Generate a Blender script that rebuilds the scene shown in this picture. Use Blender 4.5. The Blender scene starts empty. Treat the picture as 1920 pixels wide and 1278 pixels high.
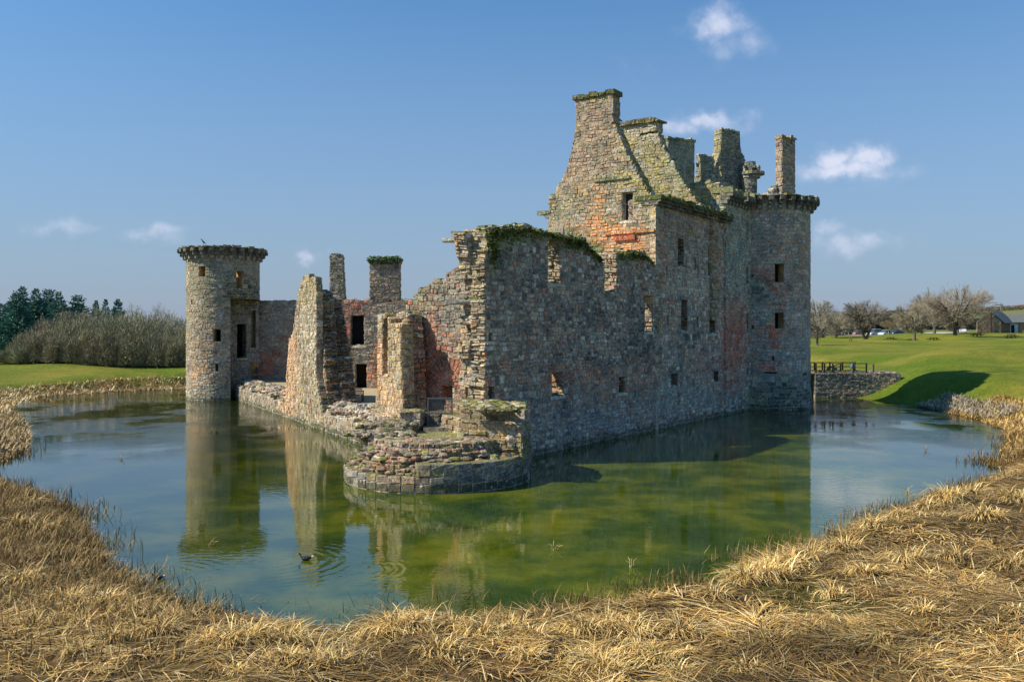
import bpy, math, random
import numpy as np
R = math.radians
rng = random.Random(7)
nr = np.random.RandomState(11)
S = bpy.context.scene
COL = S.collection

# ------------------------------------------------------------------ camera
CAMZ = 6.0; FPX = 1600.0; U0 = 960.0; V0 = 617.0
cam_d = bpy.data.cameras.new("camera"); cam = bpy.data.objects.new("camera", cam_d); COL.objects.link(cam)
cam.location = (0, 0, CAMZ); cam.rotation_euler = (R(90), 0, 0)
cam_d.sensor_width = 36; cam_d.lens = 30.0; cam_d.shift_y = -22/1920.0
cam_d.clip_start = 0.1; cam_d.clip_end = 8000
S.camera = cam

# ------------------------------------------------------------------ sun + sky
SUN_EL = R(43.0); SUNV = (-0.988, -0.155)          # horizontal direction towards the sun
sun_d = bpy.data.lights.new("sun", 'SUN'); sun = bpy.data.objects.new("sun", sun_d); COL.objects.link(sun)
sun_d.energy = 4.6; sun_d.angle = R(0.5); sun_d.color = (1.0, 0.87, 0.68)
sun.rotation_euler = (R(90)-SUN_EL, 0, math.atan2(SUNV[1], SUNV[0]) + R(90))
S.view_settings.view_transform = 'Standard'; S.view_settings.look = 'None'
S.view_settings.exposure = 0.55; S.view_settings.gamma = 1.0
S.cycles.max_bounces = 5; S.cycles.diffuse_bounces = 3; S.cycles.glossy_bounces = 3

W = bpy.data.worlds.new("World"); S.world = W; W.use_nodes = True
nt = W.node_tree; N = nt.nodes; L = nt.links; N.clear()
out = N.new('ShaderNodeOutputWorld'); bg = N.new('ShaderNodeBackground'); L.new(bg.outputs[0], out.inputs[0])
bg.inputs[1].default_value = 0.12
sky = N.new('ShaderNodeTexSky'); sky.sky_type = 'NISHITA'; sky.sun_disc = False
sky.sun_elevation = SUN_EL; sky.sun_rotation = math.atan2(SUNV[0], SUNV[1])
sky.air_density = 1.0; sky.dust_density = 0.6; sky.ozone_density = 2.0; sky.altitude = 0

def wmath(op, a, b=None, c=None):
    n = N.new('ShaderNodeMath'); n.operation = op
    for i, x in enumerate((a, b, c)):
        if x is None: continue
        if isinstance(x, (int, float)): n.inputs[i].default_value = x
        else: L.new(x, n.inputs[i])
    return n.outputs[0]
tc = N.new('ShaderNodeTexCoord'); sep = N.new('ShaderNodeSeparateXYZ'); L.new(tc.outputs['Generated'], sep.inputs[0])
ysafe = wmath('MAXIMUM', sep.outputs[1], 0.02)
gx = wmath('DIVIDE', sep.outputs[0], ysafe); gz = wmath('DIVIDE', sep.outputs[2], ysafe)
cmb = N.new('ShaderNodeCombineXYZ'); L.new(gx, cmb.inputs[0]); L.new(gz, cmb.inputs[1])
n1 = N.new('ShaderNodeTexNoise'); n1.inputs['Scale'].default_value = 22; n1.inputs['Detail'].default_value = 6; n1.inputs['Roughness'].default_value = .6
L.new(cmb.outputs[0], n1.inputs['Vector'])
nsep = N.new('ShaderNodeSeparateColor'); L.new(n1.outputs['Color'], nsep.inputs[0])
dx = wmath('MULTIPLY', wmath('SUBTRACT', nsep.outputs[0], .5), .075)
dz = wmath('MULTIPLY', wmath('SUBTRACT', nsep.outputs[1], .5), .05)
px = wmath('ADD', gx, dx); pz = wmath('ADD', gz, dz)
cloud = None
for (u, v, su, sv, st) in [(1560, 300, 36, 28, 1.1), (1624, 296, 44, 28, 1.1), (1592, 322, 90, 22, 1.0), (1340, 230, 60, 20, .8), (1275, 240, 45, 20, .6),
                           (1350, 48, 55, 32, .75), (1380, 85, 65, 34, .45), (1600, 455, 90, 26, .5), (1545, 425, 40, 18, .45),
                           (285, 436, 62, 17, .55), (115, 425, 60, 18, .42), (585, 476, 28, 14, .5), (330, 450, 40, 16, .3), (1180, 140, 60, 60, .08)]:
    ex = wmath('MULTIPLY', wmath('SUBTRACT', px, (u-U0)/FPX), FPX/su)
    ez = wmath('MULTIPLY', wmath('SUBTRACT', pz, (V0-v)/FPX), FPX/sv)
    r2 = wmath('ADD', wmath('MULTIPLY', ex, ex), wmath('MULTIPLY', ez, ez))
    g = wmath('MULTIPLY', wmath('POWER', 2.718, wmath('MULTIPLY', r2, -1.0)), st)
    cloud = g if cloud is None else wmath('MAXIMUM', cloud, g)
n2 = N.new('ShaderNodeTexNoise'); n2.inputs['Scale'].default_value = 40; n2.inputs['Detail'].default_value = 5
L.new(cmb.outputs[0], n2.inputs['Vector'])
cloud = wmath('ADD', cloud, wmath('MULTIPLY', wmath('SUBTRACT', n2.outputs['Fac'], .5), wmath('MULTIPLY', wmath('POWER', cloud, .5), 1.3)))
mr = N.new('ShaderNodeMapRange'); mr.interpolation_type = 'SMOOTHSTEP'; L.new(cloud, mr.inputs[0]); mr.inputs[1].default_value = .03; mr.inputs[2].default_value = 1.15; mr.inputs[4].default_value = .92
cloud = mr.outputs[0]
# thin high haze that greys the lower sky
haze = wmath('POWER', wmath('MAXIMUM', wmath('SUBTRACT', 1.0, wmath('MULTIPLY', wmath('ABSOLUTE', sep.outputs[2]), 2.2)), 0.0), 1.15)
tint = N.new('ShaderNodeMix'); tint.data_type = 'RGBA'; tint.blend_type = 'MULTIPLY'; tint.inputs[0].default_value = 1
L.new(sky.outputs[0], tint.inputs[6]); tint.inputs[7].default_value = (0.30, 0.67, 0.88, 1)
hm = N.new('ShaderNodeMix'); hm.data_type = 'RGBA'
L.new(wmath('MULTIPLY', haze, .95), hm.inputs[0]); L.new(tint.outputs[2], hm.inputs[6]); hm.inputs[7].default_value = (1.97, 2.24, 2.9, 1)
cm = N.new('ShaderNodeMix'); cm.data_type = 'RGBA'
L.new(wmath('MINIMUM', cloud, 1.0), cm.inputs[0]); L.new(hm.outputs[2], cm.inputs[6]); cm.inputs[7].default_value = (4.3, 4.5, 5.4, 1)
L.new(cm.outputs[2], bg.inputs[0])

# ------------------------------------------------------------------ helpers
def proj(p):
    d = max(p[1], .1)
    return U0+FPX*p[0]/d, V0+FPX*(CAMZ-p[2])/d
def tag(o, label=None, cat=None, group=None, kind=None):
    if label: o['label'] = label
    if cat: o['category'] = cat
    if group: o['group'] = group
    if kind: o['kind'] = kind
    return o
def empty(name, loc=(0, 0, 0), rz=0, parent=None):
    o = bpy.data.objects.new(name, None); COL.objects.link(o); o.location = loc; o.rotation_euler = (0, 0, rz)
    o.empty_display_size = .2
    if parent: o.parent = parent
    return o
def mesh_np(name, V, Fq, C=None, mat=None, parent=None, smooth=False):
    """V (n,3); Fq list of faces or (m,k) int array; C (n,3) colours"""
    me = bpy.data.meshes.new(name)
    if isinstance(Fq, np.ndarray):
        m, k = Fq.shape
        me.vertices.add(len(V)); me.vertices.foreach_set('co', np.asarray(V, np.float32).ravel())
        me.loops.add(m*k); me.loops.foreach_set('vertex_index', Fq.astype(np.int32).ravel())
        me.polygons.add(m); me.polygons.foreach_set('loop_start', np.arange(0, m*k, k, dtype=np.int32))
        me.polygons.foreach_set('loop_total', np.full(m, k, dtype=np.int32))
        me.update(calc_edges=True)
    else:
        me.from_pydata([tuple(p) for p in V], [], Fq)
    if C is not None:
        a = me.color_attributes.new('Col', 'FLOAT_COLOR', 'POINT')
        cc = np.ones((len(V), 4), np.float32); cc[:, :3] = np.asarray(C, np.float32); a.data.foreach_set('color', cc.ravel())
    if smooth: me.polygons.foreach_set('use_smooth', [True]*len(me.polygons))
    if mat: me.materials.append(mat)
    o = bpy.data.objects.new(name, me); COL.objects.link(o)
    if parent: o.parent = parent
    return o
class MB:
    def __init__(s): s.v = []; s.f = []; s.c = []
    def quad(s, a, b, c, d, col=(.3, .3, .3)):
        n = len(s.v); s.v += [a, b, c, d]; s.c += [col]*4; s.f.append((n, n+1, n+2, n+3))
    def poly(s, pts, col=(.3, .3, .3)):
        n = len(s.v); s.v += list(pts); s.c += [col]*len(pts); s.f.append(tuple(range(n, n+len(pts))))
    def box(s, x0, x1, y0, y1, z0, z1, col=(.3, .3, .3), f=None, jit=0):
        n = len(s.v)
        for z in (z0, z1):
            for (x, y) in ((x0, y0), (x1, y0), (x1, y1), (x0, y1)):
                p = (x+rng.uniform(-jit, jit), y+rng.uniform(-jit, jit), z+rng.uniform(-jit, jit)); s.v.append(f(*p) if f else p)
        s.c += [col]*8
        for q in ((0, 3, 2, 1), (4, 5, 6, 7), (0, 1, 5, 4), (1, 2, 6, 5), (2, 3, 7, 6), (3, 0, 4, 7)): s.f.append(tuple(n+i for i in q))
    def cap(s, f, a0, a1, z0, z1, h, col, gap=.008, ins=.026, jit=.016, h0=-.012):
        n = len(s.v); w = a1-a0; t = z1-z0; gap = min(gap, w*.15, t*.15); ins = min(ins, w*.22, t*.22)
        u = rng.uniform
        A = ((a0+gap, z0+gap), (a1-gap, z0+gap), (a1-gap, z1-gap), (a0+gap, z1-gap))
        g = gap+ins
        B = ((a0+g, z0+g), (a1-g, z0+g), (a1-g, z1-g), (a0+g, z1-g))
        wz = lambda a, z: z+.035*math.sin(a*1.9+z*1.3)+.022*math.sin(a*5.3-z*2.1)
        for (a, z) in A: s.v.append(f(a, wz(a, z), h0))
        for (a, z) in B: s.v.append(f(a+u(-jit, jit), wz(a, z)+u(-jit, jit), h+u(-jit, jit)))
        dk = (col[0]*.6+MORT[0]*.4, col[1]*.55+MORT[1]*.4, col[2]*.55+MORT[2]*.4)
        s.c += [dk]*4+[col]*4
        s.f.append((n+4, n+5, n+6, n+7))
        for i in range(4):
            j = (i+1) % 4; s.f.append((n+i, n+j, n+4+j, n+4+i))
    def rock(s, x, y, z, sx, sy, sz, col):
        n = len(s.v); u = rng.uniform; az = u(0, 3.14); ca, sa = math.cos(az), math.sin(az)
        for (k, zz) in ((1.0, -.5), (1.12, .0), (.66, .5)):
            for i in range(6):
                t = i*math.pi/3+u(-.2, .2); rx = math.cos(t)*sx*.5*k*u(.85, 1.15); ry = math.sin(t)*sy*.5*k*u(.85, 1.15)
                s.v.append((x+rx*ca-ry*sa, y+rx*sa+ry*ca, z+sz*zz*u(.85, 1.1)))
        s.c += [col]*18
        for r in range(2):
            for i in range(6):
                j = (i+1) % 6; s.f.append((n+r*6+i, n+r*6+j, n+r*6+6+j, n+r*6+6+i))
        s.f.append(tuple(n+12+i for i in range(6)))
    def tube(s, p, q, r0, r1, k=6, col=(.3, .3, .3)):
        p = np.array(p, float); q = np.array(q, float); d = q-p; l = np.linalg.norm(d)
        if l < 1e-6: return
        d /= l; a = np.cross(d, (0, 0, 1) if abs(d[2]) < .9 else (1, 0, 0)); a /= np.linalg.norm(a); b = np.cross(d, a)
        n = len(s.v)
        for (c, r) in ((p, r0), (q, r1)):
            for i in range(k):
                t = 2*math.pi*i/k; s.v.append(tuple(c+r*(math.cos(t)*a+math.sin(t)*b)))
        s.c += [col]*(2*k)
        for i in range(k):
            j = (i+1) % k; s.f.append((n+i, n+j, n+k+j, n+k+i))
        s.f.append(tuple(n+i for i in range(k))); s.f.append(tuple(n+k+i for i in reversed(range(k))))
    def loft(s, rings, col=(.3, .3, .3), cap=True):
        n = len(s.v); k = len(rings[0])
        for r in rings: s.v += [tuple(p) for p in r]; s.c += [col]*k
        for j in range(len(rings)-1):
            for i in range(k):
                m = (i+1) % k; s.f.append((n+j*k+i, n+j*k+m, n+(j+1)*k+m, n+(j+1)*k+i))
        if cap: s.f.append(tuple(n+i for i in range(k))); s.f.append(tuple(n+(len(rings)-1)*k+i for i in reversed(range(k))))
    def build(s, name, mat, parent=None, smooth=False):
        return mesh_np(name, s.v, s.f, s.c, mat, parent, smooth)

# ------------------------------------------------------------------ materials
def mat_base(name):
    m = bpy.data.materials.new(name); m.use_nodes = True; t = m.node_tree; t.nodes.clear()
    o = t.nodes.new('ShaderNodeOutputMaterial'); p = t.nodes.new('ShaderNodeBsdfPrincipled'); t.links.new(p.outputs[0], o.inputs[0])
    return m, t, p
def nz(t, vec, scale, detail=4, rough=.55, dist=0):
    n = t.nodes.new('ShaderNodeTexNoise'); n.inputs['Scale'].default_value = scale; n.inputs['Detail'].default_value = detail
    n.inputs['Roughness'].default_value = rough; n.inputs['Distortion'].default_value = dist
    if vec is not None: t.links.new(vec, n.inputs['Vector'])
    return n.outputs['Fac']
def ramp(t, fac, stops):
    r = t.nodes.new('ShaderNodeValToRGB'); e = r.color_ramp.elements
    while len(e) > len(stops): e.remove(e[-1])
    while len(e) < len(stops): e.new(.5)
    for i, (p, c) in enumerate(stops):
        e[i].position = p; e[i].color = (c[0], c[1], c[2], 1) if not isinstance(c, (int, float)) else (c, c, c, 1)
    t.links.new(fac, r.inputs[0]); return r.outputs[0]
def mixc(t, fac, a, b, mode='MIX'):
    m = t.nodes.new('ShaderNodeMix'); m.data_type = 'RGBA'; m.blend_type = mode
    for i, x in ((0, fac), (6, a), (7, b)):
        if isinstance(x, (int, float)): m.inputs[i].default_value = x
        elif isinstance(x, tuple): m.inputs[i].default_value = (x[0], x[1], x[2], 1)
        else: t.links.new(x, m.inputs[i])
    return m.outputs[2]
def attr(t):
    a = t.nodes.new('ShaderNodeAttribute'); a.attribute_name = 'Col'; return a.outputs['Color']
def objco(t):
    return t.nodes.new('ShaderNodeTexCoord').outputs['Object']
def bump(t, p, h, strength, dist):
    b = t.nodes.new('ShaderNodeBump'); b.inputs['Strength'].default_value = strength; b.inputs['Distance'].default_value = dist
    t.links.new(h, b.inputs['Height']); t.links.new(b.outputs[0], p.inputs['Normal'])
def m_stone():
    m, t, p = mat_base('stone'); co = objco(t); c = attr(t)
    c = mixc(t, 1.0, c, ramp(t, nz(t, co, 1.1, 6, .7), [(.3, (.58, .62, .66)), (.5, (1, 1, 1)), (.72, (1.45, 1.38, 1.25))]), 'MULTIPLY')
    c = mixc(t, 1.0, c, ramp(t, nz(t, co, 8, 4, .75), [(.3, .45), (.5, 1.0), (.68, 1.7)]), 'MULTIPLY')
    c = mixc(t, ramp(t, nz(t, co, 5.2, 3, .8), [(.60, 0.0), (.66, .85)]), c, (.62, .63, .57))      # pale lichen flecks
    c = mixc(t, ramp(t, nz(t, co, 4.3, 5, .8), [(.35, .8), (.42, 0.0)]), c, (.05, .05, .048))     # black lichen and pits
    t.links.new(c, p.inputs['Base Color']); p.inputs['Roughness'].default_value = .92; p.inputs['Specular IOR Level'].default_value = .2
    bump(t, p, nz(t, co, 7, 5, .75), 1.0, .09); return m
def m_attr(name, rough=.8, spec=.2, nscale=5, lo=.7, hi=1.3, bs=0, bd=.02, metal=0):
    m, t, p = mat_base(name); co = objco(t); c = attr(t)
    c = mixc(t, 1.0, c, ramp(t, nz(t, co, nscale, 4, .6), [(.3, lo), (.7, hi)]), 'MULTIPLY')
    t.links.new(c, p.inputs['Base Color']); p.inputs['Roughness'].default_value = rough; p.inputs['Specular IOR Level'].default_value = spec
    p.inputs['Metallic'].default_value = metal
    if bs: bump(t, p, nz(t, co, nscale*2, 4), bs, bd)
    return m
STONE = m_stone()
WOODM = m_attr('weathered_wood', .8, .2, 8, .7, 1.25, .3, .01)
TWIG = m_attr('twigs', .9, .1, 1.5, .75, 1.25)
LEAF = m_attr('needles', .8, .15, 1.2, .6, 1.4)
STRAW = m_attr('straw', .7, .25, .8, .62, 1.3)
PAINT = m_attr('car_paint', .25, .5, 3, .95, 1.05)
GLASS = m_attr('dark_glass', .06, .8, 3, .9, 1.1)
METAL = m_attr('metal', .45, .5, 6, .85, 1.15)
RUBBER = m_attr('rubber', .85, .2, 6, .85, 1.15)
SLATE = m_attr('slate', .7, .3, 3, .75, 1.2, .5, .04)
PLAS = m_attr('render_wall', .85, .2, 2, .88, 1.1, .2, .02)
FEATH = m_attr('feather', .6, .3, 20, .9, 1.1)
MOSSM = m_attr('moss', .95, .05, 7, .45, 1.6, .8, .05)

# palette (linear albedo)
GREY = (.29, .285, .25); DARK = (.13, .135, .13); BROWN = (.32, .235, .165); OCHRE = (.50, .36, .18); REDS = (.47, .15, .085)
ORNG = (.66, .30, .12); PALE = (.52, .49, .41); GRNS = (.25, .265, .155); MOSS = (.065, .11, .018); TEAL = (.26, .325, .28); MORT = (.36, .315, .24)
def vary(c, a=.18):
    k = rng.uniform(1-a, 1+a); return (c[0]*k*rng.uniform(.95, 1.05), c[1]*k, c[2]*k*rng.uniform(.93, 1.07))
def pick(ws):
    t = sum(w for w, _ in ws); x = rng.uniform(0, t)
    for w, c in ws:
        x -= w
        if x <= 0: return c
    return ws[-1][1]
# stains, lichen, exposed red stone and other darker or paler areas on the castle, each with its own place: (u,v,ru,rv,colour,strength)
BLOBS = [(1375, 640, 24, 62, REDS, 1.3), (1362, 722, 20, 22, REDS, .9), (1385, 590, 16, 30, REDS, .5), (1357, 560, 16, 24, BROWN, .7),
 (1385, 450, 26, 90, TEAL, .9), (1440, 520, 20, 14, REDS, 1.2), (1456, 545, 12, 12, REDS, 1.1), (1462, 596, 9, 20, REDS, 1.3), (1446, 622, 22, 14, REDS, 1.1),
 (1453, 645, 10, 10, REDS, .9), (1450, 690, 22, 12, REDS, 1.3), (1430, 590, 20, 60, TEAL, .7), (1478, 700, 40, 40, TEAL, .7), (1470, 745, 60, 26, (.07, .10, .07), 1.6),
 (1420, 745, 16, 36, GRNS, .8), (1500, 500, 22, 110, BROWN, .45), (1420, 540, 22, 22, (.08, .14, .11), .6),
 (1240, 420, 16, 60, (.23, .23, .24), .8), (1300, 420, 60, 36, BROWN, .9), (1335, 405, 12, 9, REDS, .5), (1292, 438, 8, 7, (.30, .27, .06), .8),
 (1250, 520, 14, 30, REDS, .25), (1290, 530, 30, 30, PALE, .45), (1175, 730, 60, 26, REDS, .30), (1080, 740, 60, 30, BROWN, .6), (1045, 720, 22, 28, REDS, .9),
 (925, 742, 18, 14, REDS, 1.1), (1230, 745, 60, 40, TEAL, .5), (1340, 740, 40, 30, TEAL, .5), (1100, 790, 130, 30, (.36, .35, .33), .8), (1200, 645, 30, 50, (.06, .09, .08), .8),
 (1295, 650, 20, 60, (.08, .12, .10), .6), (1000, 500, 80, 45, DARK, .55), (1090, 590, 60, 40, DARK, .5), (960, 590, 30, 50, DARK, .35), (1180, 555, 22, 60, DARK, .45), (1110, 700, 60, 18, (.50, .24, .15), .9), (1200, 700, 40, 30, (.50, .26, .17), .6), (960, 700, 30, 24, (.46, .22, .14), .6), (1020, 640, 50, 24, (.44, .25, .17), .5), (1210, 780, 50, 16, (.46, .30, .22), .5), (1240, 470, 12, 50, (.50, .27, .17), .6), (1310, 680, 26, 30, (.48, .26, .17), .5), (1260, 600, 20, 40, (.46, .28, .18), .45), (1470, 470, 40, 40, (.44, .25, .17), .5), (1340, 480, 12, 60, (.48, .26, .16), .5), (1000, 690, 40, 30, (.42, .26, .18), .5),
 (1060, 760, 20, 50, DARK, .5), (930, 470, 24, 50, (.07, .11, .04), .6), (1150, 690, 40, 14, DARK, .5), (1175, 510, 30, 14, BROWN, .6),
 # gables
 (1140, 440, 70, 26, ORNG, 1.0), (1190, 455, 34, 24, ORNG, 1.4), (1195, 447, 22, 6, REDS, 1.6), (1110, 445, 20, 26, ORNG, .5), (1220, 420, 10, 40, GRNS, .9), (1222, 400, 5, 8, ORNG, 1.2),
 (1120, 385, 16, 40, ORNG, .5), (1090, 300, 60, 50, BROWN, .8), (1120, 230, 34, 50, (.27, .20, .14), .9), (1050, 400, 30, 30, GRNS, .8), (1115, 178, 40, 12, MOSS, 1.0),
 (1165, 335, 34, 9, GRNS, 1.1), (1180, 390, 26, 30, PALE, .4), (1215, 370, 16, 16, (.32, .28, .09), 1.2), (1195, 250, 30, 22, (.36, .34, .26), .8), (1180, 265, 14, 12, (.42, .33, .08), .8),
 (1240, 330, 60, 50, (.30, .27, .10), 1.0), (1270, 370, 60, 20, (.24, .22, .07), 1.0), (1330, 365, 26, 14, (.42, .33, .08), 1.1), (1340, 385, 26, 16, TEAL, .8),
 (1275, 300, 26, 40, (.20, .25, .20), 1.2), (1372, 310, 28, 40, (.12, .15, .13), 1.3), (1365, 265, 22, 20, (.22, .22, .12), .9), (1345, 270, 8, 50, (.34, .28, .1), .9),
 (1470, 310, 20, 50, (.32, .25, .19), .8),
 # left half
 (375, 700, 24, 20, (.50, .31, .165), .6), (380, 650, 30, 40, (.34, .22, .12), .5), (370, 530, 30, 60, (.22, .21, .13), .9), (440, 520, 40, 30, (.15, .18, .13), .9),
 (455, 560, 30, 26, (.06, .08, .03), 1.4), (450, 700, 26, 40, (.17, .17, .14), .9), (500, 690, 18, 24, REDS, 1.3), (530, 660, 30, 26, REDS, .5), (520, 610, 30, 30, GREY, .6),
 (545, 700, 14, 80, (.50, .31, .165), 1.2), (535, 740, 10, 40, (.50, .31, .165), .8), (580, 620, 16, 60, PALE, .4), (575, 540, 14, 20, (.28, .24, .12), .9), (605, 700, 10, 40, (.50, .31, .165), .6), (640, 640, 26, 60, (.10, .095, .075), 1.6),
 (620, 560, 14, 30, (.16, .15, .11), 1.2), (650, 615, 6, 34, REDS, 1.2), (708, 685, 8, 45, REDS, 1.3), (672, 575, 26, 9, REDS, .8), (690, 710, 14, 20, REDS, .9),
 (714, 690, 10, 40, (.50, .31, .165), 1.6), (735, 760, 26, 40, (.50, .31, .165), .9), (745, 650, 14, 50, (.42, .31, .16), .9), (780, 610, 22, 12, REDS, .7), (785, 700, 22, 70, (.15, .135, .10), .9),
 (825, 700, 44, 50, (.40, .14, .085), 1.2), (812, 610, 12, 50, (.38, .15, .09), .9), (848, 570, 28, 60, (.22, .21, .18), 1.2), (790, 560, 26, 30, (.30, .27, .16), .8), (880, 670, 24, 90, (.38, .34, .25), .5), (872, 640, 8, 20, ORNG, .6), (895, 700, 14, 60, (.27, .27, .25), .9),
 (890, 520, 26, 50, (.34, .31, .22), .8), (800, 690, 16, 60, REDS, .4), (1000, 438, 80, 11, MOSS, 1.3), (1085, 458, 40, 13, MOSS, 1.3), (1190, 482, 36, 9, MOSS, 1.1), (928, 455, 13, 36, MOSS, .9), (960, 445, 40, 14, MOSS, .9), (1115, 475, 14, 14, MOSS, 1),
 # tower base: lower ring brown on the left, dark blue-grey on the right
 (720, 905, 60, 20, (.30, .21, .14), .7), (760, 885, 90, 10, (.14, .15, .04), .9), (905, 895, 85, 26, (.10, .115, .12), 1.6), (830, 905, 26, 20, (.12, .13, .13), .9), (975, 840, 12, 40, (.13, .15, .06), 1.2), (905, 800, 60, 30, (.32, .23, .11), .9),
 (860, 815, 60, 10, (.20, .18, .06), .6), (750, 850, 60, 30, (.30, .20, .14), .8), (920, 850, 50, 20, (.24, .20, .08), .9),
 # bridge wall
 (1660, 715, 40, 12, BROWN, 1.0), (1580, 715, 60, 20, (.05, .07, .065), 1.3), (1590, 735, 26, 14, (.18, .13, .11), .7)]
def blobcol(P, ws):
    u, v = proj(P); t = sum(w for w, _ in ws); mean = [sum(w*k[i] for w, k in ws)/t for i in range(3)]
    c = pick(ws); c = [mean[i]*.22+c[i]*.78 for i in range(3)]
    for (bu, bv, ru, rv, bc, st) in BLOBS:
        q = ((u-bu)/ru)**2+((v-bv)/rv)**2
        if q < 3:
            k = min(1, st*math.exp(-q*1.0)); k = min(.95, max(0, k+rng.uniform(-.55, .45))) if k > .1 else 0
            c = [c[i]*(1-k)+bc[i]*1.25*k for i in range(3)]
    if P[2] < .32+rng.uniform(-.12, .12): c = [c[i]*.3+(.06, .075, .035)[i]*.7 for i in range(3)]      # wet algae line at the water
    return vary(c, .2)

# ------------------------------------------------------------------ wall builder
class Frame:
    def __init__(s, O, T, Nn): s.O = O; s.T = T; s.N = Nn
    def __call__(s, a, z, h): return (s.O[0]+a*s.T[0]+h*s.N[0], s.O[1]+a*s.T[1]+h*s.N[1], z)
    def px(s, u, v):                     # picture point -> (a, z) on this wall's face
        k = (u-U0)/FPX; a = (k*s.O[1]-s.O[0])/(s.T[0]-k*s.T[1]); d = s.O[1]+a*s.T[1]
        return a, CAMZ-(v-V0)*d/FPX
    def shift(s, h): return Frame((s.O[0]+h*s.N[0], s.O[1]+h*s.N[1]), s.T, s.N)
    def poly(s, pts): return [s.px(*p) for p in pts]
    def rect(s, u0, v0, u1, v1):
        a0, z0a = s.px(u0, v1); a1, z0b = s.px(u1, v1); _, z1a = s.px(u0, v0); _, z1b = s.px(u1, v0)
        return (min(a0, a1), max(a0, a1), (z0a+z0b)/2, (z1a+z1b)/2)
def scan(poly, z):
    xs = []
    n = len(poly)
    for i in range(n):
        (a0, z0), (a1, z1) = poly[i], poly[(i+1) % n]
        if (z0 <= z) != (z1 <= z): xs.append(a0+(a1-a0)*(z-z0)/(z1-z0))
    xs.sort(); return [(xs[i], xs[i+1]) for i in range(0, len(xs)-1, 2)]
def subtract(iv, cuts):
    res = [iv]
    for (c0, c1) in cuts:
        nx = []
        for (a, b) in res:
            if c1 <= a or c0 >= b: nx.append((a, b)); continue
            if c0 > a: nx.append((a, c0))
            if c1 < b: nx.append((c1, b))
        res = nx
    return [(a, b) for a, b in res if b-a > .04]
def rows_for(zmin, zmax, holes, rh):
    zs = [zmin]
    while zs[-1] < zmax: zs.append(zs[-1]+rng.uniform(*rh))
    fixed = set()
    for h in holes:
        for ze in (h[2], h[3]):
            if ze <= zmin or ze >= zmax: continue
            i = min(range(1, len(zs)), key=lambda k: abs(zs[k]-ze))
            if i in fixed: zs.append(ze); zs.sort(); fixed = {k for k in range(len(zs)) if any(abs(zs[k]-e) < 1e-6 for hh in holes for e in hh[2:4])}
            else: zs[i] = ze; fixed.add(i)
    zs = sorted(zs); o = [zs[0]]
    for z in zs[1:]:
        if z-o[-1] > .05: o.append(z)
    return o
STD = [(4, GREY), (3, BROWN), (1.2, PALE), (1.2, DARK)]
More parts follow.
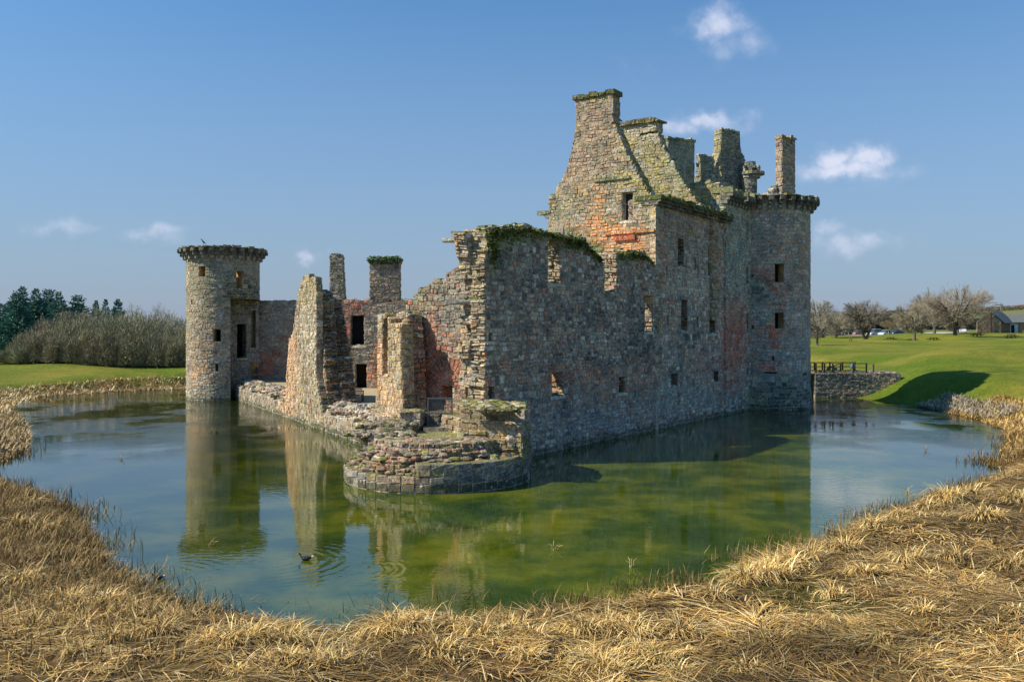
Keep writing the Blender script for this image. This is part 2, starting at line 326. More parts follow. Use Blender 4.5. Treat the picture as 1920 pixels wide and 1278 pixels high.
def ruin(F, poly, th, holes=(), ws=STD, rh=(.2, .34), sw=(.28, .62), rag=.06, bulge=(.0, .05), back=True, mb=None, topmoss=.5, endrag=None, topcol=None, ends=True, endws=None):
    mb = mb or MB(); zs = [p[1] for p in poly]; zr = rows_for(min(zs), max(zs), holes, rh)
    lay = []
    for i in range(len(zr)-1):
        zm = (zr[i]+zr[i+1])/2; ivs = []
        for (a, b) in scan(poly, zm):
            a += rng.uniform(-rag, rag); b += rng.uniform(-rag, rag)
            if b-a < .1: continue
            ivs += subtract((a, b), [(h[0], h[1]) for h in holes if h[2]-.01 < zm < h[3]+.01])
        lay.append(ivs)
    B = Frame((F.O[0]-th*F.N[0], F.O[1]-th*F.N[1]), F.T, (-F.N[0], -F.N[1]))
    for i, ivs in enumerate(lay):
        z0, z1 = zr[i], zr[i+1]
        up = lay[i+1] if i+1 < len(lay) else []
        for (a, b) in ivs:
            mc = vary(MORT, .1)
            c = [F(a, z0, 0), F(b, z0, 0), F(b, z0, -th), F(a, z0, -th), F(a, z1, 0), F(b, z1, 0), F(b, z1, -th), F(a, z1, -th)]
            n = len(mb.v); mb.v += c; mb.c += [mc]*8
            for q in ((0, 3, 2, 1), (4, 5, 6, 7), (0, 1, 5, 4), (1, 2, 6, 5), (2, 3, 7, 6), (3, 0, 4, 7)): mb.f.append(tuple(n+k for k in q))
            for (fr, on) in ((F, True), (B, back)):
                if not on: continue
                x = a
                while x < b-1e-6:
                    w = rng.uniform(*sw); x1 = x+w if b-(x+w) > sw[0]*.6 else b
                    col = blobcol(fr((x+x1)/2, (z0+z1)/2, 0), ws)
                    if z1-z0 > .26 and rng.random() < .25:
                        zc = z0+(z1-z0)*rng.uniform(.4, .6)
                        mb.cap(fr, x, x1, z0, zc, rng.uniform(*bulge), col); mb.cap(fr, x, x1, zc, z1, rng.uniform(*bulge), blobcol(fr((x+x1)/2, zc, 0), ws))
                    elif rng.random() > .012: mb.cap(fr, x, x1, z0, z1, rng.uniform(*bulge), col)
                    x = x1
            if ends:
                for (ae, sg) in ((a, -1), (b, 1)):
                    y = 0
                    while y < th-1e-6:
                        w = rng.uniform(.16, .5); y1 = y+w if th-(y+w) > .12 else th
                        f = lambda p, z, h, ae=ae, sg=sg: F(ae+sg*h, z, -p)
                        if endws and z1-z0 > .13 and rng.random() < .75:
                            zc = z0+(z1-z0)*rng.uniform(.35, .65); e_ = endrag or bulge[1]
                            for (q0, q1) in ((z0, zc), (zc, z1)):
                                c_ = vary(pick(endws), .1); d_ = blobcol(F(ae, q0, -y), ws); mb.cap(f, y, y1, q0, q1, rng.uniform(0, e_), tuple(c_[i_]*.62+d_[i_]*.38 for i_ in range(3)))
                            y = y1; continue
                        mb.cap(f, y, y1, z0, z1, rng.uniform(0, endrag if endrag else bulge[1]), vary(pick(endws)) if endws else blobcol(F(ae, (z0+z1)/2, -y), ws)); y = y1
            for (a0, b0) in subtract((a, b), up):
                x = a0
                while x < b0-1e-6:
                    w = rng.uniform(.25, .6); x1 = x+w if b0-(x+w) > .15 else b0
                    y = 0
                    while y < th-1e-6:
                        w = rng.uniform(.25, .6); y1 = y+w if th-(y+w) > .2 else th
                        f = lambda p, q, h, z1=z1: F(p, z1+h, -q)
                        cc = topcol if (topcol and rng.random() < topmoss) else blobcol(F(x, z1, -y), ws)
                        if topcol is None and rng.random() < topmoss: cc = pick([(1, MOSS), (1, (.16, .15, .05)), (1, PALE)])
                        mb.cap(f, x, x1, y, y1, rng.uniform(.01, .15), vary(cc), ins=.06); y = y1
                    x = x1
    return mb
def window_part(F, hole, th, parent, depth=1.6, glass=None, lintel=True, label=None):
    """near-black plate standing in for the unlit inside, with lintel and sill, sub-part of a wall"""
    a0, a1, z0, z1 = hole; mb = MB(); f = lambda a, h, z: F(a, z, h)
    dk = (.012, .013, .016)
    if depth: mb.box(a0-.02, a1+.02, -depth-.06, -depth, z0-.02, z1+.02, dk, f)  # plate coloured near black in place of the darkness behind the opening
    res = []
    for (nm, on, q, c) in (('lintel', lintel, (a0-.18, a1+.18, -.3, .045, z1+.004, z1+.2), GREY), ('sill', True, (a0-.12, a1+.12, -.3, .05, z0-.15, z0-.004), PALE)):
        if on and a1-a0 > .3: m2 = MB(); m2.box(*q, vary(c), f, .012); res.append(m2.build(nm, STONE))
    if glass:
        fc = (.4, .4, .38)
        mb.box(a0, a0+.06, -glass-.06, -glass+.03, z0, z1, fc, f); mb.box(a1-.06, a1, -glass-.06, -glass+.03, z0, z1, fc, f)
        zm = z0+(z1-z0)*.58
        for z in (z0, zm, z1-.06): mb.box(a0+.05, a1-.05, -glass-.055, -glass+.025, z, z+.06, fc, f)
        mb.box(a0+.04, a1-.04, -glass-.1, -glass-.05, z0+.01, z1-.01, (.03, .035, .04), f)
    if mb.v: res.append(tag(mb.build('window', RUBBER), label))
    return res
E0 = (0.62, 39.8); ET = (.579, .815); EN = (.815, -.579)
FE = Frame(E0, ET, EN)
def east(t, s=0): return (E0[0]+ET[0]*t-.815*s, E0[1]+ET[1]*t+.579*s)
SO = (-7.0, 43.05); ST = (.4867, -.8735); SN = (-.8735, -.4867)
FS = Frame(SO, ST, SN)
castle = empty('ruined_castle', (0, 50, 0))
tag(castle, 'ruined red and grey sandstone castle with gables, chimneys and round towers standing in its moat', 'castle')
class _P:                                   # children keep world coordinates
    pass
def adopt(o, parent):
    o.parent = parent; o.matrix_parent_inverse = parent.matrix_world.inverted(); return o
bpy.context.view_layer.update()
def cpart(mb, name, label=None, mat=None, parent=None):
    o = mb.build(name, mat or STONE); p = parent or castle
    bpy.context.view_layer.update(); adopt(o, p)
    return tag(o, label)
def cwin(F, hole, th, parent, **k):
    r = window_part(F, hole, th, None, **k)
    for o in r: adopt(o, parent)
    return r[-1] if r else None

# ---- east curtain (shaded, right of the broken tower)
EW = [(3.4, (.24, .22, .19)), (4, (.52, .46, .37)), (3.2, (.56, .40, .28)), (2.4, (.72, .66, .54)), (1, (.55, .24, .15)), (.8, (.10, .10, .10))]
ENDW = [(3, (.50, .40, .24)), (2, (.44, .38, .28)), (1.5, (.36, .32, .25)), (.35, ORNG), (.8, (.22, .20, .16))]
def z0px(F, u): return F.px(u, 700)[0]
a_end = FE.px(912, 600)[0]; a_gab = FE.px(1228, 600)[0]
top = [(912, 434), (940, 427), (985, 425), (1020, 433), (1060, 443), (1098, 452), (1108, 468), (1126, 484), (1133, 500), (1133, 545), (1158, 545), (1158, 473), (1190, 472), (1212, 478), (1222, 492)]
poly = [(a_end, -.9)]+FE.poly(top)+[(a_gab+.1, FE.px(1228, 496)[1]), (a_gab+.1, -.9)]
H1 = FE.rect(1027, 446, 1053, 531); H3 = FE.rect(1216, 555, 1230, 622); H4 = FE.rect(1034, 697, 1057, 742); H5 = FE.rect(1160, 706, 1174, 736)
H12 = FE.rect(909, 622, 918, 640); H13 = FE.rect(913, 724, 926, 752)
H3 = (a_gab-1.35, a_gab-.3, H3[2], H3[3])
H12 = (a_end+.15, a_end+.45, H12[2], H12[3]); H13 = (a_end+.1, a_end+.6, H13[2], H13[3])
TH = 2.0
cmb = ruin(FE, poly, .8, [H1, H3, H4, H5, H12, H13], ws=EW, rag=.05, endrag=.16, bulge=(.0, .06), topcol=MOSS, topmoss=.85, rh=(.15, .29), sw=(.18, .46), back=False, endws=ENDW)
inner = [(H1[0]-1.3, H1[1]+.02, H1[2], 20), (H3[0]-1.5, H3[1]+.02, H3[2]-.02, H3[3]+1.2), (H4[0]-1.9, H4[1]+.02, H4[2], H4[3]+2.2), (H5[0], H5[1], H5[2], H5[3]), (H12[0]-2, H12[1], H12[2], H12[3]+.3), H13,
         (FE.px(1133, 500)[0]-.9, FE.px(1158, 545)[0]+.02, FE.px(1145, 545)[1], 20)]
poly_i = [(a_end+.1, -.9)]+[(a_end+rng.choice((-.12, .0, .1, .25, .4)), z_) for z_ in [k_*.45 for k_ in range(0, 20)]]+[(a_end-.25, 9.3), (a_end-.35, 9.9), (a_end-.5, 10.2)]+poly[1:]
cmb = ruin(FE.shift(-.8), poly_i, .68, inner, ws=EW, rag=.06, endrag=.16, bulge=(.0, .06), topcol=MOSS, topmoss=.7, rh=(.18, .3), sw=(.22, .5), mb=cmb, endws=ENDW)
curtain = cpart(cmb,
                'curtain_wall', 'dark lichen covered curtain wall with a broken near end and mossy top')
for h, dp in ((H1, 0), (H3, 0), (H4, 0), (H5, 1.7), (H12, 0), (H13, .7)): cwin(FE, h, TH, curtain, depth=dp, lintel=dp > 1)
mb = MB()
def moss_run(us, vs, drop, n):
    for k in range(n):
        u = rng.uniform(us[0], us[-1]); v = np.interp(u, us, vs); dr_ = abs(rng.gauss(0, 1))*np.interp(u, us, drop)
        a, z = FE.px(u, v+dr_-2); h = .05+rng.uniform(0, .07) if dr_ > 4 else rng.uniform(-1.5, .08)
        P = FE(a, z, h); s_ = rng.uniform(.05, .13); c = vary(pick([(2, (.13, .16, .035)), (1, (.19, .19, .06)), (1, (.07, .09, .03))]), .3)
        q = [(P[0]+rng.uniform(-s_, s_), P[1]+rng.uniform(-s_, s_), P[2]+rng.uniform(-s_, s_)) for _ in range(4)]; mb.quad(*q, c)
moss_run([914, 940, 985, 1020, 1060, 1098, 1110, 1128], [434, 428, 426, 434, 444, 453, 469, 486], [11, 9, 6, 4, 7, 9, 6, 4], 2600)
moss_run([1160, 1190, 1212, 1224], [474, 473, 479, 492], [4, 6, 5, 4], 600)
moss_run([914, 930], [440, 470], [20, 16], 260)
cpart(mb, 'moss', 'thick green moss hanging over the wall top', mat=LEAF, parent=curtain)
# protruding slabs on its broken end
mb = MB()
for (u, v, w, t) in ((850, 452, 1.2, .14), (862, 440, .9, .2), (855, 567, 1.0, .16)):
    d = 38.4; x = (u-U0)/FPX*d; z = CAMZ-(v-V0)*d/FPX
    mb = MB(); mb.box(x-w*.4, x+w*.8, d-.5, d+.2, z-t/2, z+t/2, vary(PALE), None, .04); cpart(mb, 'projecting_slab', parent=curtain)
# ---- gatehouse range, east face
a_fl = FE.px(1358, 600)[0]; a_tw = FE.px(1401, 600)[0]
RW = [(3.6, (.50, .45, .36)), (3.4, (.58, .42, .30)), (1.0, (.20, .19, .165)), (2.2, (.72, .67, .55)), (1, (.40, .45, .37)), (1, (.50, .22, .13))]
zt = FE.px(1232, 372)[1]
poly = [(a_gab+.1, -.9), (a_gab+.1, zt), (a_fl, zt), (a_fl, -.9)]
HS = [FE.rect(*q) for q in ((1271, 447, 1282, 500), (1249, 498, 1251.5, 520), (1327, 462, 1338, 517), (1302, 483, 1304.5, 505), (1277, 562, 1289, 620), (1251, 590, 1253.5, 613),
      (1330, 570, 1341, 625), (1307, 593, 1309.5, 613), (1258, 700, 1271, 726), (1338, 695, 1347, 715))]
rng_w = cpart(ruin(FE, poly, 1.8, HS, ws=RW, rag=.0, rh=(.18, .3), sw=(.22, .52), topmoss=.9, endws=[(3, (.12, .10, .08)), (1, (.2, .12, .08))]), 'range_wall', 'tall grey and brown wall of the roofless range with rows of narrow windows')  # window jambs coloured dark to stand in for the unlit interior
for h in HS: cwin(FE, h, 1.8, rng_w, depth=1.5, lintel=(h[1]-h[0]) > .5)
mb = MB(); z = .0; k = 0
while z < zt-.5:
    h_ = rng.uniform(.28, .4); mb.box(a_gab-.02, a_gab+(.62 if k % 2 else .36), -.3, .055, z, z+h_-.012, vary((.52, .45, .33), .12), lambda a, h, q: FE(a, q, h), .008); z += h_; k += 1
cpart(mb, 'quoin', 'dressed pale corner stones', parent=rng_w)
# mossy cornice on top
mb = MB(); x = a_gab-.05
while x < a_fl+.3:
    w = rng.uniform(.3, .55); f = lambda a, h, z: FE(a, z, h)
    mb.box(x, x+w-.02, -.9, .22, zt-.42, zt-.24, vary(DARK), f, .03); mb.box(x, x+w-.02, -.9, .38+rng.uniform(-.05, .08), zt-.24, zt-.05, vary((.12, .115, .08)), f, .04)
    mb.box(x, x+w, -1.3, .5+rng.uniform(-.1, .1), zt-.05, zt+rng.uniform(.1, .3), vary((.12, .14, .05)), f, .06); x += w
cpart(mb, 'cornice', 'mossy projecting cornice', parent=rng_w)
# ---- flank next to the round tower
zf = FE.px(1380, 372)[1]
poly = [(a_fl, -.9), (a_fl, zf), (a_tw+.6, zf), (a_tw+.6, -.9)]
HF = [FE.rect(1396.5, q0, 1400.5, q1) for (q0, q1) in ((417, 452), (497, 532), (588, 625), (690, 708))]
flank = cpart(ruin(FE.shift(.12), poly, 1.9, HF, ws=[(3, (.46, .52, .44)), (3, (.50, .46, .38)), (2, (.66, .62, .52)), (1.5, BROWN)], rag=0, rh=(.17, .27), sw=(.2, .5)), 'tower_flank', 'pale lichened wall beside the round tower with a long red patch')
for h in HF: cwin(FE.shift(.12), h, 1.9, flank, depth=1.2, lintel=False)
def corbel_mesh():
    mb = MB()
    for k, (o, z0, z1) in enumerate(((.22, -.62, -.36), (.42, -.36, -.12), (.62, -.12, .14))):
        mb.box(-.17, .17, -.25, o, z0, z1-.03, vary((.20, .20, .16), .2), None, .025)
    return mb
cor_me = None
def add_corbel(P, ang, parent, sc=1.0):
    global cor_me
    if cor_me is None:
        o = corbel_mesh().build('corbel', STONE); cor_me = o.data
    else:
        o = bpy.data.objects.new('corbel', cor_me); COL.objects.link(o)
    o.location = P; o.rotation_euler = (rng.uniform(-.03, .03), 0, ang); o.scale = (min(sc, 1)*rng.uniform(.85, 1.0), sc*rng.uniform(.9, 1.05), sc)
    o.parent = parent; o.matrix_parent_inverse = parent.matrix_world.inverted(); return o
bpy.context.view_layer.update()
x = a_fl-.2
while x < a_tw-.3:
    P = FE(x, zf-.05, .12); add_corbel(P, math.atan2(EN[1], EN[0])-R(90), flank); x += .62
mb = MB(); x = a_fl-.4
while x < a_tw:
    w = rng.uniform(.3, .6); f = lambda a, h, z: FE(a, z, h)
    if rng.random() < .85: mb.box(x, x+w-.03, -.8, .7+rng.uniform(-.15, .1), zf+.05, zf+rng.uniform(.25, .55), vary(pick([(2, GRNS), (2, GREY), (1, (.3, .25, .1))])), f, .05)
    x += w
cpart(mb, 'parapet', 'broken parapet stones on corbels', parent=flank)
# gatehouse south face above the range
GT = (-.815, .579); GN = (-.579, -.815)
F4 = Frame(east(24.4), GT, GN)
GW = [(3, OCHRE), (2, BROWN), (2, GRNS), (1, PALE), (1, GREY)]
poly = F4.poly([(1357, 470), (1357, 350), (1350, 347), (1335, 343), (1318, 338), (1300, 342), (1288, 350), (1278, 352), (1274, 470)])
cpart(ruin(F4, poly, 1.0, (), ws=[(2, (.33, .30, .14)), (2, GRNS), (1, PALE), (1, TEAL)], rag=.12, rh=(.17, .3), sw=(.2, .5)), 'inner_wall', 'yellow lichened stepped wall end behind the cornice')
# ---- gables of the range
def gable(t, pts, holes, label, th=.9, ws=GW, rag=.05, zbot=1.0):
    F = Frame(east(t), GT, GN); poly = [F.px(*p) for p in pts]
    lo = [(a, max(z, zbot)) if z < 6 else (a, z) for a, z in poly]
    hs = [F.rect(*h) for h in holes]
    mbx = ruin(F, lo, th, hs, ws=ws, rag=rag, rh=(.14, .26), sw=(.2, .5), topmoss=.75, bulge=(0, .05))
    return F, cpart(mbx, 'gable', label), hs
FG, gab1, gh = gable(13.66, [(1229, 720), (1229, 374), (1222, 372), (1206, 345), (1190, 315), (1178, 292), (1168, 270), (1158, 250), (1153, 232), (1080, 236), (1077, 262), (1072, 290), (1062, 318), (1056, 335), (1044, 352), (1040, 364), (1029, 368), (1029, 400), (1030, 720)],
      [(1167, 360, 1187, 414)], 'tall steep gable with a shuttered window and orange lower stones')
o = cwin(FG, gh[0], .9, gab1, depth=.5, glass=.3)
# chimney of the first gable
def chimney(F, u0, u1, vb, vt, th, label, parent, ws=GW, capc=(.12, .125, .055), over=.12, rag=.03, zb=None):
    a0, zb_ = F.px(u0, vb); a1, _ = F.px(u1, vb); _, zt_ = F.px((u0+u1)/2, vt); a0, a1 = min(a0, a1), max(a0, a1)
    zb_ = zb if zb is not None else zb_
    m = ruin(F, [(a0, zb_), (a0, zt_), (a1, zt_), (a1, zb_)], th, (), ws=ws, rag=rag, rh=(.16, .28), sw=(.2, .5), topmoss=.2)
    c = cpart(m, 'chimney', label, parent=parent)
    mb = MB(); f = lambda a, h, z: F(a, z, h); x = a0-over
    while x < a1+over:
        w = rng.uniform(.25, .5); w = min(w, a1+over-x+.05)
        mb.box(x, x+w, -th-over, over+rng.uniform(-.03, .05), zt_-.12, zt_+rng.uniform(.04, .2), vary(capc, .3), f, .05); x += w+.005
    cpart(mb, 'chimney_cap', parent=c); return c
chimney(FG, 1080, 1149, 240, 178, .9, 'tall chimney on the steep gable with mossy capstones', gab1, ws=[(3, BROWN), (2, GREY), (1, OCHRE)])
mb = MB(); a, z = FG.px(1010, 400); f = lambda a, h, z: FG(a, z, h); a2, _ = FG.px(1032, 400)
mb.box(min(a, a2), max(a, a2), -.7, .1, z-.12, z+.1, vary(GRNS), f, .05); mb.box(a2-.1, a2+.45, -.7, .05, z-.35, z-.14, vary(GREY), f, .05)
cpart(mb, 'skew_stone', 'mossy stone stub at the foot of the gable', parent=gab1)
# raised blocks under the window: a projecting sill course
mb = MB(); a0, z = FG.px(1228, 432); a1, _ = FG.px(1138, 432); x = a0
while x < a1: mb.box(x, x+.4, -.1, .13, z-.08, z+.08, vary(ORNG), f, .02); x += .42
cpart(mb, 'string_course', 'projecting course of orange stone', parent=gab1); mb = MB()
a0, z = FG.px(1212, 443); a1, _ = FG.px(1140, 443); mb.box(a0+.7, a1-.5, -.1, .17, z-.16, z+.12, vary(REDS), f, .02)
cpart(mb, 'string_course', 'red block set under the window', parent=gab1); mb = MB()
a0, z = FG.px(1182, 332); a1, _ = FG.px(1118, 338); x = a0
while x < a1: mb.box(x, x+.4, -.1, .14, z-.07, z+.07, vary(GRNS), f, .02); x += .42
cpart(mb, 'string_course', 'mossy drip course above the window', parent=gab1)
FG2, gab2, _ = gable(22.0, [(1336, 600), (1336, 402), (1318, 392), (1300, 368), (1288, 350), (1272, 325), (1258, 300), (1246, 280), (1236, 262), (1232, 250), (1162, 256), (1150, 290), (1120, 350), (1098, 420), (1098, 600)], [],
      'yellow lichened second gable with a stone chimney behind the first', ws=[(3, (.33, .30, .14)), (2, GRNS), (2, PALE), (1, BROWN)], rag=.08, zbot=4)
chimney(FG2, 1161, 1231, 256, 230, 1.0, 'squat chimney with overhanging capstones on the second gable', gab2, ws=[(2, PALE), (2, (.33, .30, .14)), (1, GREY)], capc=(.17, .16, .07), over=.2)
mb = MB(); a0, z = FG2.px(1222, 222); a1, _ = FG2.px(1185, 222)
f2 = lambda a, h, z: FG2(a, z, h); mb.box(a0, a1, -.8, .1, z-.1, z+.08, vary((.16, .12, .08)), f2, .06); cpart(mb, 'loose_slab', parent=gab2)
# back wall of the range (closes it from the courtyard; unseen, added to keep its inside dark)
FB = Frame(east(13.66, 7.6), ET, (-EN[0], -EN[1]))
poly = [(0, 1), (0, 13), (3, 13.4), (8, 12.8), (14, 13.2), (14, 1)]
cpart(ruin(FB, poly, 1.2, (), ws=STD, rag=.1, rh=(.3, .45), sw=(.4, .8), back=False, ends=False), 'unseen_back_wall')
# gatehouse stacks aligned with the gatehouse
T2 = (.8735, .4867); N2 = (.4867, -.8735)
def at(u, d): return ((u-U0)/FPX*d, d)
FBk = Frame(at(1252, 66), T2, N2)
poly = FBk.poly([(1252, 480), (1252, 262), (1262, 260), (1302, 264), (1302, 480)])
cpart(ruin(FBk, poly, .75, (), ws=[(2, (.20, .25, .20)), (2, GREY), (1, GRNS)], rag=.02, rh=(.18, .28), sw=(.25, .5), topmoss=.9), 'chimney', 'broad green tinged chimney block between the gables')
mb = MB(); f = lambda a, h, z: FBk(a, z, h); a1 = poly[3][0]; zt_ = poly[2][1]; x = -.08
while x < a1: mb.box(x, x+.4, -.83, .1, zt_-.08, zt_+rng.uniform(.05, .16), vary((.25, .27, .17)), f, .03); x += .41
cpart(mb, 'chimney_cap')
FG3 = Frame(at(1352, 67.5), T2, N2)
poly = FG3.poly([(1326, 420), (1328, 345), (1334, 330), (1342, 308), (1349, 290), (1352, 270), (1353, 240), (1387, 246), (1389, 284), (1395, 296), (1400, 310), (1404, 420)])
hs = [FG3.rect(1390, 324, 1397, 344)]
g3 = cpart(ruin(FG3, poly, .8, hs, ws=[(3, (.13, .15, .13)), (2, GREY), (1, TEAL)], rag=.02, rh=(.17, .28), sw=(.22, .5), topmoss=.4), 'gable', 'dark gable with a chimney head above the gatehouse')
cwin(FG3, hs[0], .8, g3, depth=.6, lintel=True)
FJ = Frame(at(1300, 68.5), GT, GN)
poly = [FJ.px(*p) for p in [(1356, 400), (1356, 330), (1348, 312), (1340, 300), (1334, 296), (1326, 292), (1320, 291), (1316, 288), (1306, 292), (1303, 400)]]
hj = [FJ.rect(1306, 307, 1311, 317)]
cpart(ruin(FJ, poly, .6, hj, ws=[(3, (.36, .33, .16)), (2, PALE), (1, GRNS)], rag=.12, rh=(.16, .26), sw=(.2, .45)), 'inner_wall', 'pale yellow broken wall between the chimney blocks')

# ------------------------------------------------------------------ round towers
def cyl_hit(cx, cy, r, u):
    k = (u-U0)/FPX; A = k*k+1; Bq = -2*(k*cx+cy); Cq = cx*cx+cy*cy-r*r; D = Bq*Bq-4*A*Cq
    y = (-Bq-math.sqrt(max(D, 0)))/(2*A); return math.atan2(y-cy, k*y-cx), y
def cyl_rect(cx, cy, r, u0, v0, u1, v1):
    a0, y0 = cyl_hit(cx, cy, r, u0); a1, y1 = cyl_hit(cx, cy, r, u1); y = (y0+y1)/2
    a0 %= 2*math.pi; a1 %= 2*math.pi
    return (min(a0, a1), max(a0, a1), CAMZ-(v1-V0)*y/FPX, CAMZ-(v0-V0)*y/FPX)
def round_tower(cx, cy, r, z1, holes, ws, th, label, floor, batter=0, bz=1.5, rh=(.22, .32), sw=(.3, .6)):
    mb = MB(); hh = [(h[0]*r, h[1]*r, h[2], h[3]) for h in holes]; C2 = 2*math.pi*r
    def f(a, z, h):
        rr = r+h+(batter*max(0, (bz-z)/bz) if batter else 0); return (cx+rr*math.cos(a/r), cy+rr*math.sin(a/r), z)
    zr = rows_for(-.9, z1, hh, rh)
    for i in range(len(zr)-1):
        z0, zz = zr[i], zr[i+1]; zm = (z0+zz)/2
        for (a, b) in subtract((0, C2), [(h[0], h[1]) for h in hh if h[2]-.01 < zm < h[3]+.01]):
            x = a
            while x < b-1e-6:
                w = rng.uniform(*sw); x1 = x+w if b-(x+w) > sw[0]*.6 else b
                mc = vary(MORT, .1); mb.quad(f(x, z0, 0), f(x1, z0, 0), f(x1, zz, 0), f(x, zz, 0), mc)
                mb.quad(f(x, z0, -th), f(x1, z0, -th), f(x1, zz, -th), f(x, zz, -th), vary(BROWN, .25))
                P = f((x+x1)/2, zm, 0); mb.cap(f, x, x1, z0, zz, rng.uniform(0, .035), blobcol(P, ws)); x = x1
    for h in hh:
        c = vary(OCHRE)
        for a in [q_ for q_ in h[:2] if .01 < q_ < C2-.01]: mb.quad(f(a, h[2], .0), f(a, h[3], .0), f(a, h[3], -th), f(a, h[2], -th), c)
        for z in h[2:]: mb.quad(f(h[0], z, 0), f(h[1], z, 0), f(h[1], z, -th), f(h[0], z, -th), c)
    n = 48
    for i in range(n):                                  # wall head
        t0, t1 = C2*i/n, C2*(i+1)/n; mb.quad(f(t0, zr[-1], .01), f(t1, zr[-1], .01), f(t1, zr[-1], -th), f(t0, zr[-1], -th), vary(GRNS))
    for fl in floor:
        mb.poly([(cx+(r-th)*math.cos(2*math.pi*i/n), cy+(r-th)*math.sin(2*math.pi*i/n), fl) for i in range(n)], (.12, .11, .09))  # floor discs added to keep the tower below them dark
    tw = cpart(mb, 'round_tower', label)
    nc = int(round(C2/.70))
    for i in range(nc):
        a = 2*math.pi*(i+.5)/nc; add_corbel((cx+r*math.cos(a), cy+r*math.sin(a), z1-.02), a-R(90), tw, 1.16)
    mb = MB(); x = 0; Z = z1+.02
    while x < C2:
        w = rng.uniform(.25, .6)
        if rng.random() < .9: mb.box(x, x+w-.02, -.5, .66+rng.uniform(-.16, .04), Z+.16, Z+rng.uniform(.22, .34), vary(pick([(2, (.17, .2, .13)), (2, GREY), (.6, (.3, .25, .08)), (.25, MOSS)])), lambda a, h, z: f(a, z, h), .04)
        x += w
    cpart(mb, 'parapet', 'broken parapet stones', parent=tw)
    return tw, f, hh
GCX, GCY, GR = 19.7, 66.8, 3.45
gh_ = [cyl_rect(GCX, GCY, GR, *q) for q in ((1453, 494, 1470, 529), (1453, 586, 1470, 616), (1447.5, 667, 1451.5, 675.5), (1433, 697, 1457, 700.5), (1409, 514, 1413, 519), (1409, 610, 1413, 615), (1505, 699, 1512, 704))]
zg = CAMZ+(V0-366)*63.4/FPX-.25
gt, gf, ghh = round_tower(GCX, GCY, GR, zg, gh_, [(4, (.46, .44, .38)), (3, (.50, .38, .29)), (2, (.40, .47, .41)), (1, (.64, .60, .52))], 1.1, 'tall round gatehouse tower in shade with red stone patches', [zg-.9, 9.5, 5], batter=.18, bz=2.0)
bpy.context.view_layer.update()
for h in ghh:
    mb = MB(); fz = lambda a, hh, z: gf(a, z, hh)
    mb.box(h[0]-.02, h[1]+.02, -1.08, -1.0, h[2]-.02, h[3]+.02, (.012, .013, .016), fz)  # near-black plate paints the darkness inside the tower window
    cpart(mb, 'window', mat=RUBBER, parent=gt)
    if h[1]-h[0] > .5:
        mb = MB(); mb.box(h[0]-.2, h[1]+.2, -.2, .05, h[3]+.004, h[3]+.2, vary(TEAL), fz, .01); cpart(mb, 'lintel', parent=gt)
        mb = MB(); mb.box(h[0]-.12, h[1]+.12, -.2, .05, h[2]-.15, h[2]-.004, vary(TEAL), fz, .01); cpart(mb, 'sill', parent=gt)
FC = Frame(at(1466, 66.5), T2, N2)
chimney(FC, 1466, 1491, 420, 258, .65, 'tall slender free standing chimney above the gatehouse tower', castle, ws=[(3, (.32, .25, .19)), (2, GREY), (1, DARK)], capc=(.3, .25, .14), over=.03, zb=zg-.9)
FST = Frame(at(1440, 66.3), T2, N2)
cpart(ruin(FST, FST.poly([(1440, 372), (1440, 364), (1446, 362), (1450, 358), (1454, 353), (1459, 350), (1466, 350), (1466, 372)]), .6, (), ws=[(1, GREY), (1, DARK)], rag=.05, rh=(.14, .22), sw=(.2, .4)), 'wall_stub')
# little corbelled turret
mb = MB(); x, y = at(1405, 68)
for (z0, z1, r0, sh, sw_) in ((15.2, 18.0, .58, 0, .3), (18.0, 18.25, .74, .12, .26), (18.25, 18.5, .95, .22, .3), (18.5, 18.95, .72, .12, .3), (18.95, 19.3, .5, 0, .3)):
    z = z0
    while z < z1-.05:
        zz = min(z1, z+.24); t = rng.uniform(0, 1); n = int(2*math.pi*r0/sw_)
        for i in range(n):
            if z0 > 18.4 and rng.random() < .15: continue
            a0, a1 = 2*math.pi*(i+t)/n, 2*math.pi*(i+1+t)/n
            f = lambda a, q, h: (x+sh+(r0+h)*math.cos(a), y+(r0+h)*math.sin(a), q)
            mb.box(a0+.02, a1-.02, -r0*.6, rng.uniform(-.02, .03), z+.01, zz, vary(pick([(3, (.17, .19, .17)), (2, GREY), (1, GRNS)])), lambda a, h, q: f(a, q, h), .012)
        z = zz
cpart(mb, 'turret', 'small corbelled turret beside the dark gable')

